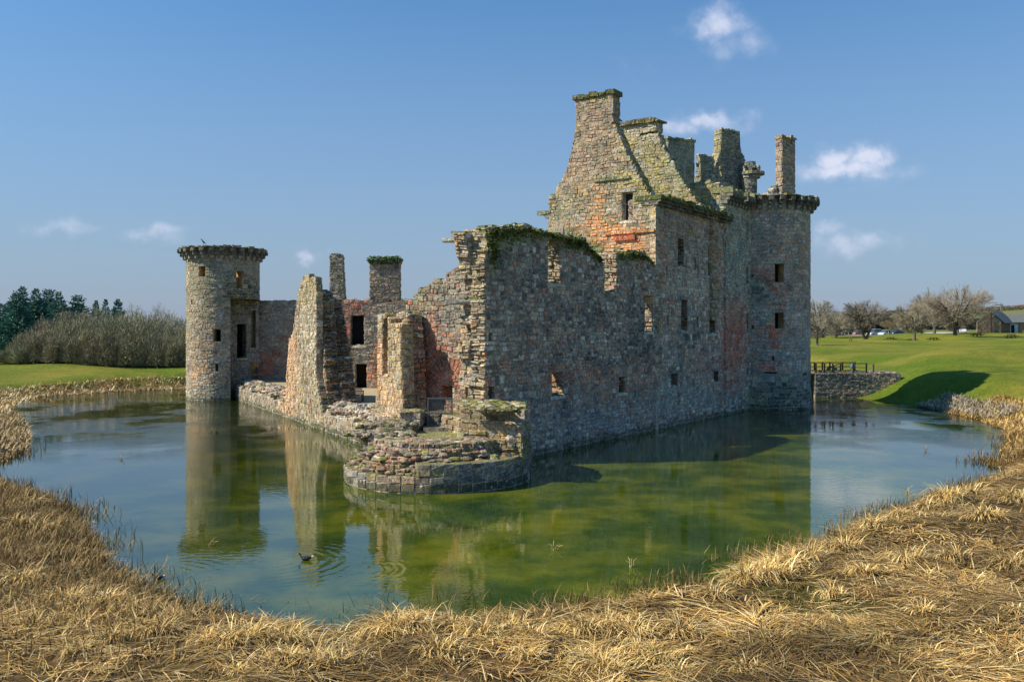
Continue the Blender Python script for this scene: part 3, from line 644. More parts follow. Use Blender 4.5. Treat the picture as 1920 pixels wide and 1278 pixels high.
MCX, MCY, MR = -25.1, 74.2, 3.02
mh = [cyl_rect(MCX, MCY, MR, *q) for q in ((373, 499, 385, 519), (358, 562, 361, 571), (400, 617, 414, 640), (403.5, 682, 409, 696), (443, 508, 456, 541))]
mh += [(cyl_hit(MCX, MCY, MR, 432)[0] % (2*math.pi), 2*math.pi, -1, 8.6), (0, .55, -1, 8.6)]
zm_ = CAMZ+(V0-462)*71.3/FPX-.25
mt, mf, mhh = round_tower(MCX, MCY, MR, zm_, mh, [(3, (.33, .30, .20)), (2.5, (.36, .34, .27)), (2, (.38, .28, .18)), (.8, PALE)], 1.0, 'intact round corner tower with a crown of corbels at the left end', [8.6], rh=(.2, .28), sw=(.26, .5))
bpy.context.view_layer.update()
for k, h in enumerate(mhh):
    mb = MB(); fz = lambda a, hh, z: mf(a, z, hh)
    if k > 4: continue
    if k < 4: mb.box(h[0]-.02, h[1]+.02, -.98, -.9, h[2]-.02, h[3]+.02, (.012, .013, .016), fz); cpart(mb, 'window', mat=RUBBER, parent=mt)  # back plate coloured as the unlit inside of the tower
    mb = MB(); mb.box(h[0]-.1, h[1]+.1, -.2, .04, h[3]+.004, h[3]+.14, vary(GREY), fz, .01); cpart(mb, 'lintel', parent=mt)
# broken stub of the south wall against the corner tower
FSt = Frame(at(429, 73.6), T2, N2)
poly = FSt.poly([(429, 760), (429, 560), (434, 542), (443, 535), (456, 545), (470, 560), (484, 572), (486, 760)])
hs = [FSt.rect(444, 607, 462, 671), FSt.rect(470, 582, 480, 652), FSt.rect(470, 678, 484, 735)]
stub = cpart(ruin(FSt, poly, 2.6, hs, ws=[(3, GREY), (2, (.17, .19, .14)), (1, BROWN)], rag=.04, rh=(.18, .28), sw=(.2, .5), topcol=(.06, .08, .025), topmoss=1), 'wall_stub', 'mossy topped wall stub with a tall doorway beside the corner tower')
for h in hs: cwin(FSt, h, 2, stub, depth=1.6, lintel=True)
mb = MB()
for k in range(140):
    a = rng.uniform(.1, 2.5); b = rng.uniform(-.3, 2.2); P = FSt(a, 8.55+.55*max(0, 1-a/2.2)+rng.uniform(0, .25)+.15*b, -b); mb.rock(P[0], P[1], P[2], .45, .4, .28, vary(pick([(3, (.07, .09, .03)), (2, (.12, .12, .06)), (1, (.25, .25, .2))])))
cpart(mb, 'rubble', 'mossy rubble sloping down from the round tower', parent=stub)
# west curtain
FW = Frame((-24.5, 76.0), (1, 0), (0, -1))
zt = CAMZ+(V0-567)*76/FPX
poly = [(1, -.5), (1, zt+.1), (4.3, zt+.2), (8, zt-.05), (14, zt+.1), (24, zt), (40, zt+.1), (49, zt), (49, -.5)]
cpart(ruin(FW, poly, 1.8, (), ws=[(3, (.46, .43, .37)), (2, (.42, .32, .24)), (1, (.25, .25, .23)), (1, PALE)], rag=.05, rh=(.2, .3), sw=(.24, .5)), 'curtain_wall', 'grey curtain wall behind the courtyard, red at its foot')
# west range facade
FF = Frame((0, 65.0), (1, 0), (0, -1))
poly = FF.poly([(596, 727), (596, 562), (640, 563), (692, 564), (760, 564), (800, 566), (800, 727)])
poly = [(a, 1.5) if z < 2.5 else (a, z) for a, z in poly]
hs = [FF.rect(657, 591, 683, 648), FF.rect(665.5, 682, 688, 728)]
hs[1] = (hs[1][0], hs[1][1], 1.52, hs[1][3])
fac = cpart(ruin(FF, poly, .9, hs, ws=[(3, (.40, .36, .29)), (2.5, (.38, .29, .21)), (1, GREY)], rag=.03, rh=(.17, .27), sw=(.22, .5)), 'courtyard_facade', 'facade across the courtyard with a tall window over a doorway')
for h, nm in ((hs[0], 'window'), (hs[1], 'doorway')):
    o = cwin(FF, h, .9, fac, depth=.7, lintel=False); o.name = nm
chimney(FF, 693, 749, 566, 490, .9, 'wide chimney with a tuft of ivy on its head', fac, ws=[(3, (.21, .19, .155)), (2, BROWN)], capc=(.16, .14, .1), over=.05)
FF2 = FF.shift(-.3)
m = ruin(FF2, FF2.poly([(618, 575), (618, 480), (624, 476), (634, 475), (641, 482), (643, 520), (646, 560), (646, 575)]), .8, (), ws=[(3, (.22, .21, .15)), (2, GREY), (1, GRNS)], rag=.03, rh=(.15, .24), sw=(.2, .4))
cpart(m, 'chimney', 'slim ragged chimney rising behind the wall fragment', parent=fac)
mb = MB()
for k in range(520):
    a = rng.uniform(-1, 1); b = rng.uniform(-.5, .5); x = (721-U0)/FPX*65+a*1.3; y = 65.4+b; z = CAMZ+(V0-487)*65/FPX+rng.uniform(-.35, .25)*(1 if abs(a) < .9 else .5)
    if rng.random() < .3: y = 64.9
    s = .09; dx_, dy_ = rng.uniform(-s, s), rng.uniform(-s, s)
    mb.quad((x-s, y-dx_, z-dy_), (x+dx_, y-s, z+s*.3), (x+s, y+dy_, z+dx_), (x-dx_, y+s, z+s), vary((.08, .15, .045), .5))
ivy = mb.build('ivy', LEAF); tag(ivy, 'green ivy growing over the head of the wide chimney', 'ivy')

# ------------------------------------------------------------------ south wall: low remains and two tall fragments
LW = [(3, (.33, .27, .17)), (2.5, BROWN), (1.5, PALE), (1, GREY)]
aL = FS.px(427, 740)[0]; aR = FS.px(725, 840)[0]
pts = [(aL, -.9)]; x = aL
while x < aR:
    pts.append((x, 1.05+.06*math.sin(x*1.7)+rng.uniform(-.08, .08))); x += 1.3
pts.append((aR, 1.1)); pts.append((aR, -.9))
mbw = ruin(FS, pts, 2.2, (), ws=LW, rag=.02, rh=(.2, .28), sw=(.24, .5), topmoss=.15)
pts = [(aL+.3, .9)]; x = aL+.3
while x < aR: pts.append((x, 1.5+.1*math.sin(x*.9)+rng.uniform(-.12, .12))); x += .7
pts.append((aR, .9))
ruin(FS.shift(-.55), pts, 1.35, (), ws=[(2, PALE), (2, BROWN), (2, GREY)], rag=.05, rh=(.1, .16), sw=(.2, .45), mb=mbw, bulge=(0, .14), topmoss=.1)
for k in range(900):
    a = rng.uniform(aL, aR); b = rng.uniform(.3, 2.0); h = 1.12+.5*max(0, math.sin((b-.2)/2*math.pi)); s = rng.uniform(.14, .38)
    P = FS(a, h+rng.uniform(-.05, .08), -b); mbw.rock(P[0], P[1], P[2], s*1.4, s, s*.45, vary(pick([(1.4, PALE), (3, BROWN), (2, (.22, .20, .16)), (1, OCHRE)]), .3))
cpart(mbw, 'low_wall', 'low broken remains of the wall facing left, rubble along its top')
FR = [(4, (.36, .295, .165)), (2, (.30, .20, .11)), (1.4, PALE), (.8, GRNS)]
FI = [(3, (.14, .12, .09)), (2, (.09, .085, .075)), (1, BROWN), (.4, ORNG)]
p = FS.poly([(570, 519), (592, 521), (594, 545), (594, 700), (600, 740), (607, 780)])
pl = FS.poly([(562, 540), (557, 572), (550, 625), (543, 636), (539, 690), (536, 740)])
aB = FS.px(534, 790)[0]
poly = [(aB, -.9), (aB, .8)]+pl[::-1]+p+[(p[-1][0]+.2, -.9)]
mbf = ruin(FS.shift(.03), poly, .4, (), ws=FR, rag=.05, rh=(.17, .27), sw=(.2, .42), back=False)
F2 = FS.shift(-.37)
p2 = F2.poly([(582, 548), (598, 548), (603, 600), (607, 680), (611, 735), (616, 770)])
pl2 = F2.poly([(566, 552), (562, 640), (556, 700), (552, 745)])
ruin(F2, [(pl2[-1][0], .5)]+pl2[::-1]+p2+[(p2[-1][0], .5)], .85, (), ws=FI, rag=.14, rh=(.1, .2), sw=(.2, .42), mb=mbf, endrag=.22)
F3 = FS.shift(-1.2)
p3 = F3.poly([(606, 556), (612, 558), (618, 600), (626, 640), (632, 680), (637, 730), (642, 765)])
pl3 = F3.poly([(592, 558), (588, 640), (585, 700), (583, 745)])
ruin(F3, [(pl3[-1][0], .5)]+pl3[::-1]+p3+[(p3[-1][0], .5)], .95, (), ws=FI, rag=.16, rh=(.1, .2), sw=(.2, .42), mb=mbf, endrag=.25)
cpart(mbf, 'wall_fragment', 'tall tapering fragment of the lit wall with a dark rubble core')
# near fragment
a1 = FS.px(709, 600)[0]; hole = FS.rect(718, 597, 728, 705)
poly = [(FS.px(702, 790)[0], -.9), (FS.px(702, 780)[0], 1.2)]+FS.poly([(706, 745), (709, 728), (709, 592), (722, 590), (728, 602), (752, 603), (753, 650), (755, 740), (759, 800)])+[(FS.px(760, 800)[0]+.2, -.9)]
mbf = ruin(FS.shift(.02), poly, .6, [hole], ws=FR, rag=.03, rh=(.2, .3), sw=(.22, .42), back=False)
F2 = FS.shift(-.58)
p2 = F2.poly([(715, 600), (738, 590), (752, 585), (765, 590), (768, 640), (770, 700), (772, 760), (774, 800)])
ruin(F2, [(F2.px(712, 760)[0], .5)]+p2+[(p2[-1][0], .5)], .7, [F2.rect(716, 600, 726, 700)], ws=[(3, (.22, .19, .14)), (2, GREY), (1, PALE), (.6, REDS)], rag=.1, rh=(.12, .22), sw=(.2, .42), mb=mbf, endrag=.16)
cpart(mbf, 'wall_fragment', 'shorter lit wall fragment with a window slot beside the broken tower')
# cross wall, red inside
FX = Frame(east(-1.7), GT, GN)
poly = FX.poly([(874, 800), (874, 452), (864, 470), (863, 500), (845, 512), (838, 514), (836, 524), (808, 530), (800, 540), (785, 546), (776, 560), (764, 572), (756, 590), (756, 800)])
poly = [(a, 1.4) if z < 2 else (a, z) for a, z in poly]
hx = [FX.rect(826, 722, 852, 775), FX.rect(843, 700, 858, 722)]
hx[0] = (hx[0][0], hx[0][1], 1.45, hx[0][3])
cross = cpart(ruin(FX, poly, .9, hx[:1], ws=[(3, (.27, .20, .15)), (2, (.22, .20, .165)), (.6, REDS)], rag=.08, rh=(.14, .24), sw=(.2, .45), topmoss=.7), 'cross_wall', 'inner cross wall with red stone and the springing of an arch')
mb = MB(); ca, cz = FX.px(842, 722); f = lambda a, h, z: FX(a, z, h)
for k in range(13):                                 # voussoirs of a relieving arch
    t = R(8+k*13.5); 
    for rr, ln in ((.75, .55),):
        c_, s_ = math.cos(t), math.sin(t); n = len(mb.v); hw = .075
        for hh in (0, .07+rng.uniform(0, .03)):
            for (r_, w_) in ((rr, -hw), (rr+ln, -hw*1.6), (rr+ln, hw*1.6), (rr, hw)):
                mb.v.append(f(ca+r_*c_-w_*s_, hh, cz+r_*s_+w_*c_)); mb.c.append(vary((.33, .16, .11), .2))
        for q in ((4, 5, 6, 7), (0, 1, 5, 4), (1, 2, 6, 5), (2, 3, 7, 6), (3, 0, 4, 7)): mb.f.append(tuple(n+i for i in q))
cpart(mb, 'arch', 'fan of red arch stones', parent=cross)

# ------------------------------------------------------------------ broken tower base at the near corner
BX, BY, BR = -3.0, 34.8, 3.75
def arc(t0, t1, r, n): return [(BX+r*math.cos(R(t0+(t1-t0)*i/n)), BY+r*math.sin(R(t0+(t1-t0)*i/n))) for i in range(n+1)]
def plan_stack(mb, loop, z0, z1, ws, rh=(.2, .3), sw=(.3, .55), bulge=(0, .05), rag=0, topws=None):
    zs = rows_for(z0, z1, (), rh); zs = [z for z in zs if z < z1-.08]+[z1]
    cx_ = sum(p[0] for p in loop)/len(loop); cy_ = sum(p[1] for p in loop)/len(loop); n = len(loop)
    for i in range(len(zs)-1):
        k = 1-rng.uniform(0, rag); L2 = [(cx_+(x-cx_)*k, cy_+(y-cy_)*k) for x, y in loop]
        for j in range(n):
            p, q = L2[j], L2[(j+1) % n]; l = math.hypot(q[0]-p[0], q[1]-p[1])
            if l < .01: continue
            T = ((q[0]-p[0])/l, (q[1]-p[1])/l); F = Frame(p, T, (T[1], -T[0]))
            mb.quad(F(0, zs[i], 0), F(l, zs[i], 0), F(l, zs[i+1], 0), F(0, zs[i+1], 0), vary(MORT, .1))
            x = 0
            while x < l-1e-6:
                w = rng.uniform(*sw); x1 = x+w if l-(x+w) > sw[0]*.7 else l
                mb.cap(F, x, x1, zs[i], zs[i+1], rng.uniform(*bulge), blobcol(F(x, (zs[i]+zs[i+1])/2, 0), ws)); x = x1
        mb.poly([(x, y, zs[i+1]) for x, y in L2], vary((.19, .18, .075)))
mb = MB()
BW = [(3, (.27, .22, .17)), (2, GREY), (1.5, BROWN), (1, PALE)]
full = arc(-180, 180, BR, 44)[:-1]
plan_stack(mb, full, -.9, .58, BW, rh=(.26, .34), sw=(.34, .6))
lp = arc(-97, 120, BR-.02, 28)+[(BX-1.5, BY+2.5), (BX-.7, BY-2.6)]
plan_stack(mb, lp, .58, 1.06, BW, rh=(.22, .28), sw=(.34, .55), bulge=(0, .04))
RB = [(3, (.36, .26, .18)), (1.2, (.50, .44, .33)), (2, (.22, .195, .14)), (1.4, (.38, .23, .14)), (1, (.22, .21, .08))]
zc_ = .55; r_ = 3.38
while zc_ < 1.62:
    dz_ = rng.uniform(.10, .19); lp = []
    for (x_, y_) in arc(-176, -27, r_, 34):
        k_ = 1+rng.uniform(-.045, .03); lp.append((BX+(x_-BX)*k_, BY+(y_-BY)*k_))
    lp += arc(-25, 150, min(BR-.03, r_+.6), 20)
    plan_stack(mb, lp, zc_-.03, min(1.68, zc_+dz_), RB, rh=(.10, .19), sw=(.16, .5), bulge=(0, .1))
    zc_ += dz_; r_ -= rng.uniform(.04, .17)
lp = arc(-24, 95, BR-.01, 16)+[(BX-1, BY+2.6), (BX-.1, BY+2.0), (-2.1, 35.2), (-2.05, 34.3), (-1.0, 33.95), (-.1, 33.75)]
plan_stack(mb, lp, .9, 2.35, RB, rh=(.18, .26), sw=(.26, .5), bulge=(0, .07), rag=.01)
lp = arc(-20, 90, BR-.03, 14)+[(BX+.2, BY+2.8), (-2.15, 36.8), (-2.1, 35.0), (-1.0, 34.5), (-.2, 34.2)]
plan_stack(mb, lp, 2.35, 2.82, RB, rh=(.18, .26), sw=(.26, .5), bulge=(0, .07), rag=.01)
plan_stack(mb, [(-6.3, 35.4), (-4.2, 35.2), (-3.85, 37.0), (-6.2, 38.2)], 1.2, 1.95, RB, rh=(.2, .3), bulge=(0, .1))
plan_stack(mb, [(-4.75, 36.3), (-3.86, 36.1), (-3.8, 37.2), (-4.7, 37.5)], 1.9, 2.5, [(2, PALE), (2, GREY)], rh=(.28, .32), sw=(.4, .6))
for k in range(420):
    t = R(rng.uniform(-178, -20)); r_ = rng.uniform(1.4, 3.42); z = np.interp(r_, [1.6, 2.35, 2.8, 3.15, 3.4], [1.68, 1.64, 1.35, .9, .6]); s = rng.uniform(.13, .42)
    mb.rock(BX+r_*math.cos(t), BY+r_*math.sin(t), z+rng.uniform(-.08, .03), s*1.6, s, s*.38, vary(pick([(3, (.30, .22, .155)), (1, (.40, .35, .27)), (2, (.18, .16, .12)), (1.3, (.19, .19, .06)), (1.5, (.33, .19, .12))]), .3))
for k in range(200):
    t = R(rng.uniform(-35, 80)); r_ = rng.uniform(1.6, 3.6); s = rng.uniform(.15, .36)
    mb.rock(BX+r_*math.cos(t), BY+r_*math.sin(t), (2.85 if r_*math.cos(t) > .9 else 1.6)+rng.uniform(-.05, .06), s*1.4, s, s*.35, vary(pick([(2, (.30, .25, .14)), (.6, (.42, .38, .28)), (2, (.15, .16, .05))]), .3))
for k in range(300):                                 # loose rubble over the level behind
    x, y = rng.uniform(-6.6, -4.0), rng.uniform(34.0, 38.2); s = rng.uniform(.14, .4)
    if math.hypot(x-BX, y-BY) < BR+.9 and not (-3.9 < x and y > 35): mb.rock(x, y, (1.97 if y > 35.3 and x > -6.3 and x < -3.9 else 1.72)+rng.uniform(-.05, .08), s*1.4, s, s*.5, vary(pick([(3, (.30, .24, .17)), (1, (.42, .38, .3)), (2, (.17, .16, .10)), (1, (.16, .17, .05))]), .3))
for (x0, x1, y0, y1, z) in ((BX+.95, .3, 34.6, 36.5, 2.84), (-4.7, -3.9, 36.2, 37.2, 2.5)):
    for k in range(60): s = rng.uniform(.12, .3); mb.rock(rng.uniform(x0, x1), rng.uniform(y0, y1), z if y0 > 36 or False else z, s*1.5, s, s*.4, vary(pick([(2, (.28, .24, .14)), (1, (.16, .17, .05))]), .3))
for (u, v, d, s) in ((752, 812, 36.0, .75), (775, 833, 34.4, .62), (712, 830, 34.5, .5), (905, 830, 34, .6), (868, 822, 34.2, .6), (960, 822, 33.6, .55), (885, 850, 33, .55), (800, 850, 33.2, .6), (745, 872, 32.6, .5), (925, 862, 32.6, .5), (700, 858, 33.6, .5)):
    if u == 960: s = .4
    x, y = at(u, d); mb.rock(x, y, CAMZ-(v-V0)*d/FPX, s*1.3, s, s*.8, vary(pick([(1, (.42, .38, .29)), (1.5, (.25, .24, .12)), (1, (.33, .24, .16))])))
cpart(mb, 'broken_tower_base', 'rounded ruined tower base of stepped rubble at the near corner')
mb = MB()
for k, (y0, z) in enumerate(((36.7, 1.84), (36.1, 1.66), (35.5, 1.48))): mb.box(-3.75, -2.2, y0-.62, y0+.9 if k == 0 else y0, 1.0, z, vary((.27, .24, .19)), None, .01)
cpart(mb, 'steps', 'worn stone steps below the metal gate')

# ------------------------------------------------------------------ terrain
def shore(pts): return [((u-U0)/FPX*(CAMZ*FPX/(v-V0)), CAMZ*FPX/(v-V0)) for u, v in pts]
front = shore([(-30, 905), (60, 925), (130, 955), (175, 1010), (195, 1060), (250, 1090), (300, 1125), (400, 1148), (500, 1160), (585, 1178), (625, 1225), (655, 1180), (730, 1150), (820, 1150), (900, 1152), (1000, 1142), (1120, 1130), (1230, 1108),
               (1340, 1085), (1400, 1052), (1500, 1028), (1560, 1000), (1640, 975), (1700, 955), (1780, 932), (1850, 905), (1880, 882), (1850, 868), (1890, 850), (1905, 828), (1895, 806), (1850, 788), (1790, 774), (1720, 762), (1650, 753), (1602, 746)])
back = [(29.8, 76.5), (31, 79), (30, 100), (-20, 100), (-30, 91)]
left = shore([(350, 729), (260, 731), (180, 736), (100, 741), (60, 745), (25, 757), (5, 768), (22, 780), (38, 800), (40, 826), (26, 848), (-5, 864), (-50, 872)])
moat = np.array(front+back+left+[(-45, 36.5), (-44, 33)])
def sdist(X, Y):
    """signed distance to the moat edge, positive on land"""
    P = np.stack([X.ravel(), Y.ravel()], 1); best = np.full(len(P), 1e9); inside = np.zeros(len(P), bool); n = len(moat)
    for i in range(n):
        a, b = moat[i], moat[(i+1) % n]; ab = b-a; t = np.clip(((P-a)@ab)/(ab@ab), 0, 1); q = a+t[:, None]*ab
        best = np.minimum(best, np.hypot(*(P-q).T))
        c = (a[1] > P[:, 1]) != (b[1] > P[:, 1])
        with np.errstate(divide='ignore', invalid='ignore'): xi = a[0]+(P[:, 1]-a[1])*(b[0]-a[0])/(b[1]-a[1])
        inside ^= c & (P[:, 0] < xi)
    return np.where(inside, -best, best).reshape(X.shape)
def vnoise(X, Y, s, seed=0):
    r = np.random.RandomState(seed).rand(64, 64); x = X*s; y = Y*s; xi = np.floor(x).astype(int); yi = np.floor(y).astype(int); fx = x-xi; fy = y-yi
    fx = fx*fx*(3-2*fx); fy = fy*fy*(3-2*fy); g = lambda i, j: r[i % 64, j % 64]
    return (g(xi, yi)*(1-fx)+g(xi+1, yi)*fx)*(1-fy)+(g(xi, yi+1)*(1-fx)+g(xi+1, yi+1)*fx)*fy
CP = np.array([(0, 14, .45), (-10, 14, .4), (10, 14, .6), (14, 22, .7), (20, 30, .7), (-12, 20, .35), (0, 18, .3), (8, 19, .4), (25, 36, .7), (-20, 28, .5), (-30, 46, .5), (-45, 48, .7),
  (-55, 62, .8), (-58, 80, .9), (-45, 95, 1.5), (-35, 97, 1.75), (-25, 97, 1.9), (-55, 92, 1.4), (-50, 110, 1.9), (-70, 110, 1.9), (-90, 90, 1.6), (-30, 120, 2), (0, 120, 2), (0, 150, 2.5),
  (34, 60, 1.6), (36, 50, 1.2), (30, 42, .8), (33.5, 74.3, 1.95), (35, 78, 2.3), (33, 76, 1.95), (36, 71, 2.5), (38, 76, 3.2), (41, 82, 3.6), (46, 86, 3.8), (54, 88, 3.8), (52, 76, 3.4), (46, 66, 2.8), (60, 60, 2.5), (44, 54, 1.6),
  (36, 84, 2.4), (31, 86, 2.3), (32, 95, 2.7), (40, 98, 2.9), (52, 105, 3.2), (36, 112, 3.4), (46, 125, 3.6), (70, 115, 3.6), (40, 150, 4.0), (60, 150, 4.1), (85, 150, 4.1), (60, 190, 4.3), (73, 165, 3.63), (81, 165, 3.63), (90, 165, 4.45), (97, 165, 4.25), (75, 160, 3.65), (88, 170, 4.8), (92, 185, 5.0), (70, 170, 4.0), (97, 175, 4.58), (107, 195, 5.1), (116, 197, 5.1), (82, 215, 4.3), (95, 215, 4.35), (113, 215, 5.1), (65, 215, 4.3), (70, 240, 4.6), (110, 240, 5), (20, 150, 3.2), (10, 110, 2.5), (20, 102, 2.6),
  (-60, 180, 2.5), (-20, 200, 3), (-120, 150, 2.5), (120, 110, 4), (90, 70, 3.4)], float)
def ground(X, Y, sd=None):
    X = np.asarray(X, float); Y = np.asarray(Y, float)
    if sd is None: sd = sdist(X, Y)
    num = np.zeros_like(X); den = np.zeros_like(X)
    for (x, y, z) in CP:
        w = 1/((X-x)**2+(Y-y)**2+6)**1.8; num += w*z; den += w
    b = num/den
    b = b+(vnoise(X, Y, .35, 3)-.5)*np.interp(Y, [10, 40, 80], [.25, .25, .12])+(vnoise(X, Y, .09, 4)-.5)*np.interp(Y, [30, 90, 150], [0, .5, .3])
    for (bx_, by_, br_, bh_) in ((30.5, 84, 4, .45), (37.5, 91, 4, -.7), (43, 99, 8, .35), (52, 112, 9, -.4), (57, 96, 7, .3), (33, 104, 6, -.3), (47, 84, 4, .3), (-38, 96, 5, -.5), (-52, 97, 7, .35)):
        b = b+bh_*np.exp(-((X-bx_)**2+(Y-by_)**2)/br_**2)
    b = b+np.clip(9.5-Y, 0, 9)*.42*np.clip((50-np.hypot(X, Y))/40, 0, 1)
    # hills
    Rr = np.hypot(X, Y); az = np.degrees(np.arctan2(X, Y))
    hill = np.interp(Rr, [240, 600, 1000, 1500, 2200, 4000], [0, 7, 17, 32, 34, 20])*np.interp(az, [-40, 0, 12, 20, 27, 31, 40], [.12, .2, .75, .9, .98, 1.22, 1.3])
    b = np.maximum(b, .35)+hill+(vnoise(X, Y, .01, 8)-.5)*np.clip((Rr-250)/400, 0, 1)*5
    w = np.where(Y < 45, 1.6, np.interp(X, [0, 20], [3.5, 6.0]))
    t = np.clip(sd/w, 0, 1); t = t*t*(3-2*t)
    land = .02+(b-.02)*t
    return np.where(sd > 0, land, np.maximum(-1.3, sd*.55))
def gz1(x, y): return float(ground(np.array([x]), np.array([y]))[0])
def ghit(u, v, dmax=400):
    d = np.linspace(60, dmax, 1400); x = (u-U0)/FPX*d; z = ground(x, d); vv = V0+FPX*(CAMZ-z)/d
    i = np.argmax(vv <= v); return float(x[i]), float(d[i]), float(z[i])
az = np.concatenate([np.linspace(-180, -42, 70, endpoint=False), np.linspace(-42, 42, 520, endpoint=False), np.linspace(42, 180, 70, endpoint=False)])
ra = np.concatenate([[0.5, 2, 3.5], np.exp(np.linspace(math.log(5), math.log(250), 330)), np.exp(np.linspace(math.log(258), math.log(5000), 70))])
A, RR = np.meshgrid(np.radians(az), ra); GX = RR*np.sin(A); GY = RR*np.cos(A); GSD = sdist(GX, GY); GZ = ground(GX, GY, GSD)
na, nrr = len(az), len(ra)
V = np.stack([GX.ravel(), GY.ravel(), GZ.ravel()], 1)
ii, jj = np.meshgrid(np.arange(nrr-1), np.arange(na), indexing='ij'); j2 = (jj+1) % na
Fq = np.stack([ii*na+jj, ii*na+j2, (ii+1)*na+j2, (ii+1)*na+jj], -1).reshape(-1, 4)
# ground colours: bed, mud and straw, lawn, fields
sdv = GSD.ravel(); xv, yv = V[:, 0], V[:, 1]; n1_ = vnoise(xv, yv, .6, 5); n2_ = vnoise(xv, yv, .15, 6); n3_ = vnoise(xv, yv, .012, 9)
lawn = np.array([.10, .155, .016]); lawn2 = np.array([.19, .19, .03]); mud = np.array([.12, .082, .036]); strw = np.array([.27, .185, .075])
C = lawn+(lawn2-lawn)*np.clip(n2_*1.3-.15, 0, 1)[:, None]
near = np.clip((np.where(yv < 58, 60, np.interp(xv, [-30, 0, 30], [2.6, 2.6, 1.8]))-sdv+(n1_-.5)*2)/1.5, 0, 1)
near = np.where((yv > 62) & (xv > 20), np.clip((.5-sdv+(n1_-.5))/.6, 0, 1), near)
near = np.where((yv > 45) & (yv < 62) & (xv > 20), np.clip((4-sdv+(n1_-.5)*3)/1.5, 0, 1), near)
near = np.where((yv < 45) & (np.hypot(xv, yv) > 55), 0, near)
st = mud+(strw-mud)*np.clip(n1_*1.6-.4, 0, 1)[:, None]; gp = np.clip(vnoise(xv, yv, .33, 61)*3-1.9, 0, 1)[:, None]; st = st*(1-gp)+np.array([.10, .105, .02])*gp
C = C*(1-near[:, None])+st*near[:, None]
bed = np.clip(-sdv*3+.3, 0, 1)[:, None]; C = C*(1-bed)+np.array([.05, .045, .015])*bed
Rv = np.hypot(xv, yv); far = np.clip((Rv-245)/30, 0, 1)[:, None]
fld = np.array([.13, .15, .06])+(np.array([.20, .155, .085])-np.array([.13, .15, .06]))*np.clip((Rv-1050)/200+(n3_-.5)*3, 0, 1)[:, None]
C = C*(1-far)+fld*far
def m_ground():
    m, t, p = mat_base('ground'); co = objco(t); c = attr(t)
    c = mixc(t, 1.0, c, ramp(t, nz(t, co, .35, 8, .75), [(.3, (.62, .74, .7)), (.5, (1, 1, 1)), (.7, (1.45, 1.22, 1.3))]), 'MULTIPLY')
    c = mixc(t, 1.0, c, ramp(t, nz(t, co, 5, 5, .7), [(.3, .6), (.7, 1.4)]), 'MULTIPLY')
    c = mixc(t, 1.0, c, ramp(t, nz(t, co, 26, 3, .7), [(.3, .55), (.7, 1.5)]), 'MULTIPLY')
    t.links.new(c, p.inputs['Base Color']); p.inputs['Roughness'].default_value = .95; p.inputs['Specular IOR Level'].default_value = .1
    bump(t, p, nz(t, co, 6, 8, .8), 1.0, .16); return m
g = mesh_np('ground', V, Fq, C, m_ground(), smooth=True); tag(g, kind='structure')

# courtyard floor
cy = [(-1.8, 39.6), (19, 68), (25, 76.5), (-23, 76.5), (-22.2, 73.5), (-5.0, 41.9), (-3.6, 38.2), (-2.8, 37.0), (-2.0, 38.2)]
m, t, p = mat_base('gravel'); co = objco(t)
t.links.new(mixc(t, 1, ramp(t, nz(t, co, 1.2, 5), [(.3, (.30, .26, .16)), (.7, (.42, .36, .22))]), ramp(t, nz(t, co, 40, 2), [(.3, .8), (.7, 1.15)]), 'MULTIPLY'), p.inputs['Base Color']); p.inputs['Roughness'].default_value = .9
mb = MB(); mb.poly([(x, y, 1.52) for x, y in cy]); mb.poly([(x, y, 1.0) for x, y in cy])
for i in range(len(cy)): q, r_ = cy[i], cy[(i+1) % len(cy)]; mb.quad((q[0], q[1], 1.0), (r_[0], r_[1], 1.0), (r_[0], r_[1], 1.52), (q[0], q[1], 1.52))
tag(mb.build('courtyard', m), kind='structure')

# ------------------------------------------------------------------ water
DUCK1 = at(574, 22.2); DUCK2 = at(296, 20.5)
m, t, p = mat_base('water'); co = objco(t)
def tm(op, a, b=None):
    n = t.nodes.new('ShaderNodeMath'); n.operation = op
    for i, x in enumerate((a, b)):
        if x is None: continue
        if isinstance(x, (int, float)): n.inputs[i].default_value = x
        else: t.links.new(x, n.inputs[i])
    return n.outputs[0]
cw = ramp(t, nz(t, co, .3, 7, .65, .15), [(.30, (.010, .026, .003)), (.46, (.028, .050, .004)), (.60, (.075, .090, .006)), (.72, (.11, .105, .010))])
sx = t.nodes.new('ShaderNodeSeparateXYZ'); t.links.new(co, sx.inputs[0])
alg = t.nodes.new('ShaderNodeMapRange'); alg.inputs[1].default_value = -13; alg.inputs[2].default_value = 1; alg.inputs[3].default_value = .42; alg.inputs[4].default_value = 1.35
t.links.new(tm('ADD', sx.outputs[0], tm('MULTIPLY', nz(t, co, .2, 3), 6)), alg.inputs[0])      # algae bed thickens in front of the long wall
al2 = t.nodes.new('ShaderNodeMapRange'); al2.inputs[1].default_value = 15; al2.inputs[2].default_value = 20; al2.inputs[3].default_value = 1; al2.inputs[4].default_value = .35; t.links.new(sx.outputs[0], al2.inputs[0])
cb = t.nodes.new('ShaderNodeVectorMath'); cb.operation = 'SCALE'; t.links.new(cw, cb.inputs[0]); t.links.new(tm('MULTIPLY', alg.outputs[0], al2.outputs[0]), cb.inputs['Scale']); cw = cb.outputs[0]
t.links.new(cw, p.inputs['Base Color']); p.inputs['Roughness'].default_value = 0.0; p.inputs['IOR'].default_value = 1.75
sx = t.nodes.new('ShaderNodeSeparateXYZ'); t.links.new(co, sx.inputs[0])
